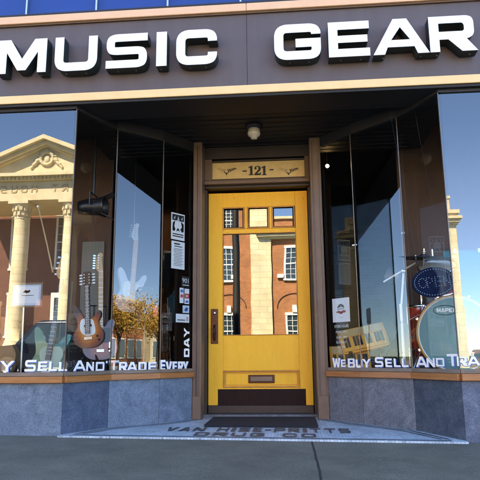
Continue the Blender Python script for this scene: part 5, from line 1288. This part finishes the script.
# trees: trunk with limbs, crown of leaf clumps
def tree(label, x, y, h, r, m_, seed, group='autumn trees along the far kerb', n=5200):
    rnd = random.Random(seed); t = thing('street_tree', label, 'tree', (x, y, g(x)), 0, group)
    b = MB(); b.tube((0, 0, -.1), (.05, .05, h*.42), .16, .10, 10)
    tips = []
    for k in range(9):
        a_ = k*2.4+rnd.random(); z0 = h*(.30+.025*k); e = Vector((math.cos(a_)*r*(.45+.3*rnd.random()), math.sin(a_)*r*(.45+.3*rnd.random()), h*(.55+.4*rnd.random())))
        mid = Vector((e.x*.45, e.y*.45, (z0+e.z)/2+.1)); b.tube((.04, .04, z0), mid, .06, .035, 7); b.tube(mid, e, .035, .012, 6); tips += [mid, e]
        for j in range(3):
            q = mid.lerp(e, rnd.random())+Vector((rnd.uniform(-1, 1), rnd.uniform(-1, 1), rnd.uniform(-.2, 1)))*r*.35; b.tube(mid.lerp(e, .4), q, .018, .006, 5); tips.append(q)
    b.tube((.05, .05, h*.42), (0, 0, h*.85), .09, .02, 7); tips.append(Vector((0, 0, h*.9)))
    b.build('trunk', M['bark'], t)
    c = MB()
    for i in range(n):
        q = rnd.choice(tips); sg = r*.21
        p = q+Vector((rnd.gauss(0, sg), rnd.gauss(0, sg), rnd.gauss(0, sg*.8))); s_ = rnd.uniform(.045, .13)
        u = Vector((rnd.gauss(0, 1), rnd.gauss(0, 1), rnd.gauss(0, 1))).normalized(); v = u.orthogonal().normalized()
        c.add([p-u*s_, p+v*s_*.7, p+u*s_, p-v*s_*.7], [(0, 1, 2, 3)])
    c.build('crown', m_, t); return t
tree('golden leaved street tree nearest the courthouse corner', 24, -17.6, 4.4, 1.9, M['leaf_gold'], 1)
tree('rust leaved street tree, second along the far kerb', 33, -17.8, 4.8, 2.2, M['leaf_rust'], 2)
tree('golden leaved street tree, third along the far kerb', 42, -18.2, 5.6, 2.5, M['leaf_gold'], 3)
tree('tall golden street tree, farthest along the far kerb', 53, -18.5, 6.6, 3.0, M['leaf_gold'], 4)
# low brick shops farther along the street
def block(label, x0, x1, y, h, m_, dpt=9, nwin=4, group='brick shops down the street', face=1):
    t = thing('brick_building', label, 'building', ((x0+x1)/2, y, -.3), 0, group); W = (x1-x0)/2
    MB().box(-W, W, -dpt if face > 0 else 0, 0 if face > 0 else dpt, 0, h).build('wall', m_, t)
    MB().box(-W-.1, W+.1, (-dpt-.1) if face > 0 else -.25, .25 if face > 0 else dpt+.1, h+.001, h+.35).build('cornice', M['buff'], t)
    nf = max(1, int(h//3.2))
    for fl in range(nf):
        for k in range(nwin):
            x = -W+(k+.5)*2*W/nwin; z0 = .9+fl*3.2; f = MB(); s_ = .02*face
            wd_ = .55 if fl else .9
            f.box(x-wd_, x+wd_, min(0, s_*4), max(0, s_*4), z0-.1, z0-.001) if face > 0 else f.box(x-wd_, x+wd_, -.08, 0, z0-.1, z0-.001)
            for (a_, c_) in ((x-wd_, x-wd_+.1), (x+wd_-.1, x+wd_)): f.box(a_, c_, .001*face if face > 0 else -.05, .05 if face > 0 else -.001, z0, z0+1.8)
            f.box(x-wd_, x+wd_, .001 if face > 0 else -.07, .07 if face > 0 else -.001, z0+1.801, z0+1.95)
            f = f.build('window', M['white'], t)
            MB().box(x-wd_+.1, x+wd_-.1, .001 if face > 0 else -.02, .02 if face > 0 else -.001, z0, z0+1.8).build('pane', M['win_glass'], f)
    # a west or east facing side wall also has windows
    for k in range(2):
        for fl in range(nf):
            z0 = .9+fl*3.2; yy = -(k+.5)*dpt/2*face
            f = MB(); f.box(-W-.05, -W-.001, yy-.5, yy+.5, z0-.1, z0+1.9); f = f.build('window', M['white'], t); MB().box(-W-.06, -W-.051, yy-.4, yy+.4, z0, z0+1.8).build('pane', M['win_glass'], f)
    return t
block('orange brick shop with buff cornice standing beyond the courthouse lawn', 36, 47, -22.4, 4.6, M['brick'])
block('tall orange brick shop next to the trees down the street', 48, 58, -22.0, 6.8, M['brick'])
block('buff stone building at the far end of the street', 59, 75, -21.5, 5.4, M['ashlar'], nwin=5)
block('brick building beside the courthouse at its far side', -46, -31, -23, 7, M['brick'])
block('unseen brick neighbour building added for its shadow, right of the music shop', 8.75, 22, 0.2, 7, M['brick_shop'], face=-1)  # out of view; added to widen the shadow over the sidewalk
block('unseen brick neighbour building added for its shadow, left of the music shop', -22, -8.75, 0.2, 7, M['brick_shop'], face=-1)  # unseen block, put in so the sidewalk shadow carries on to the left
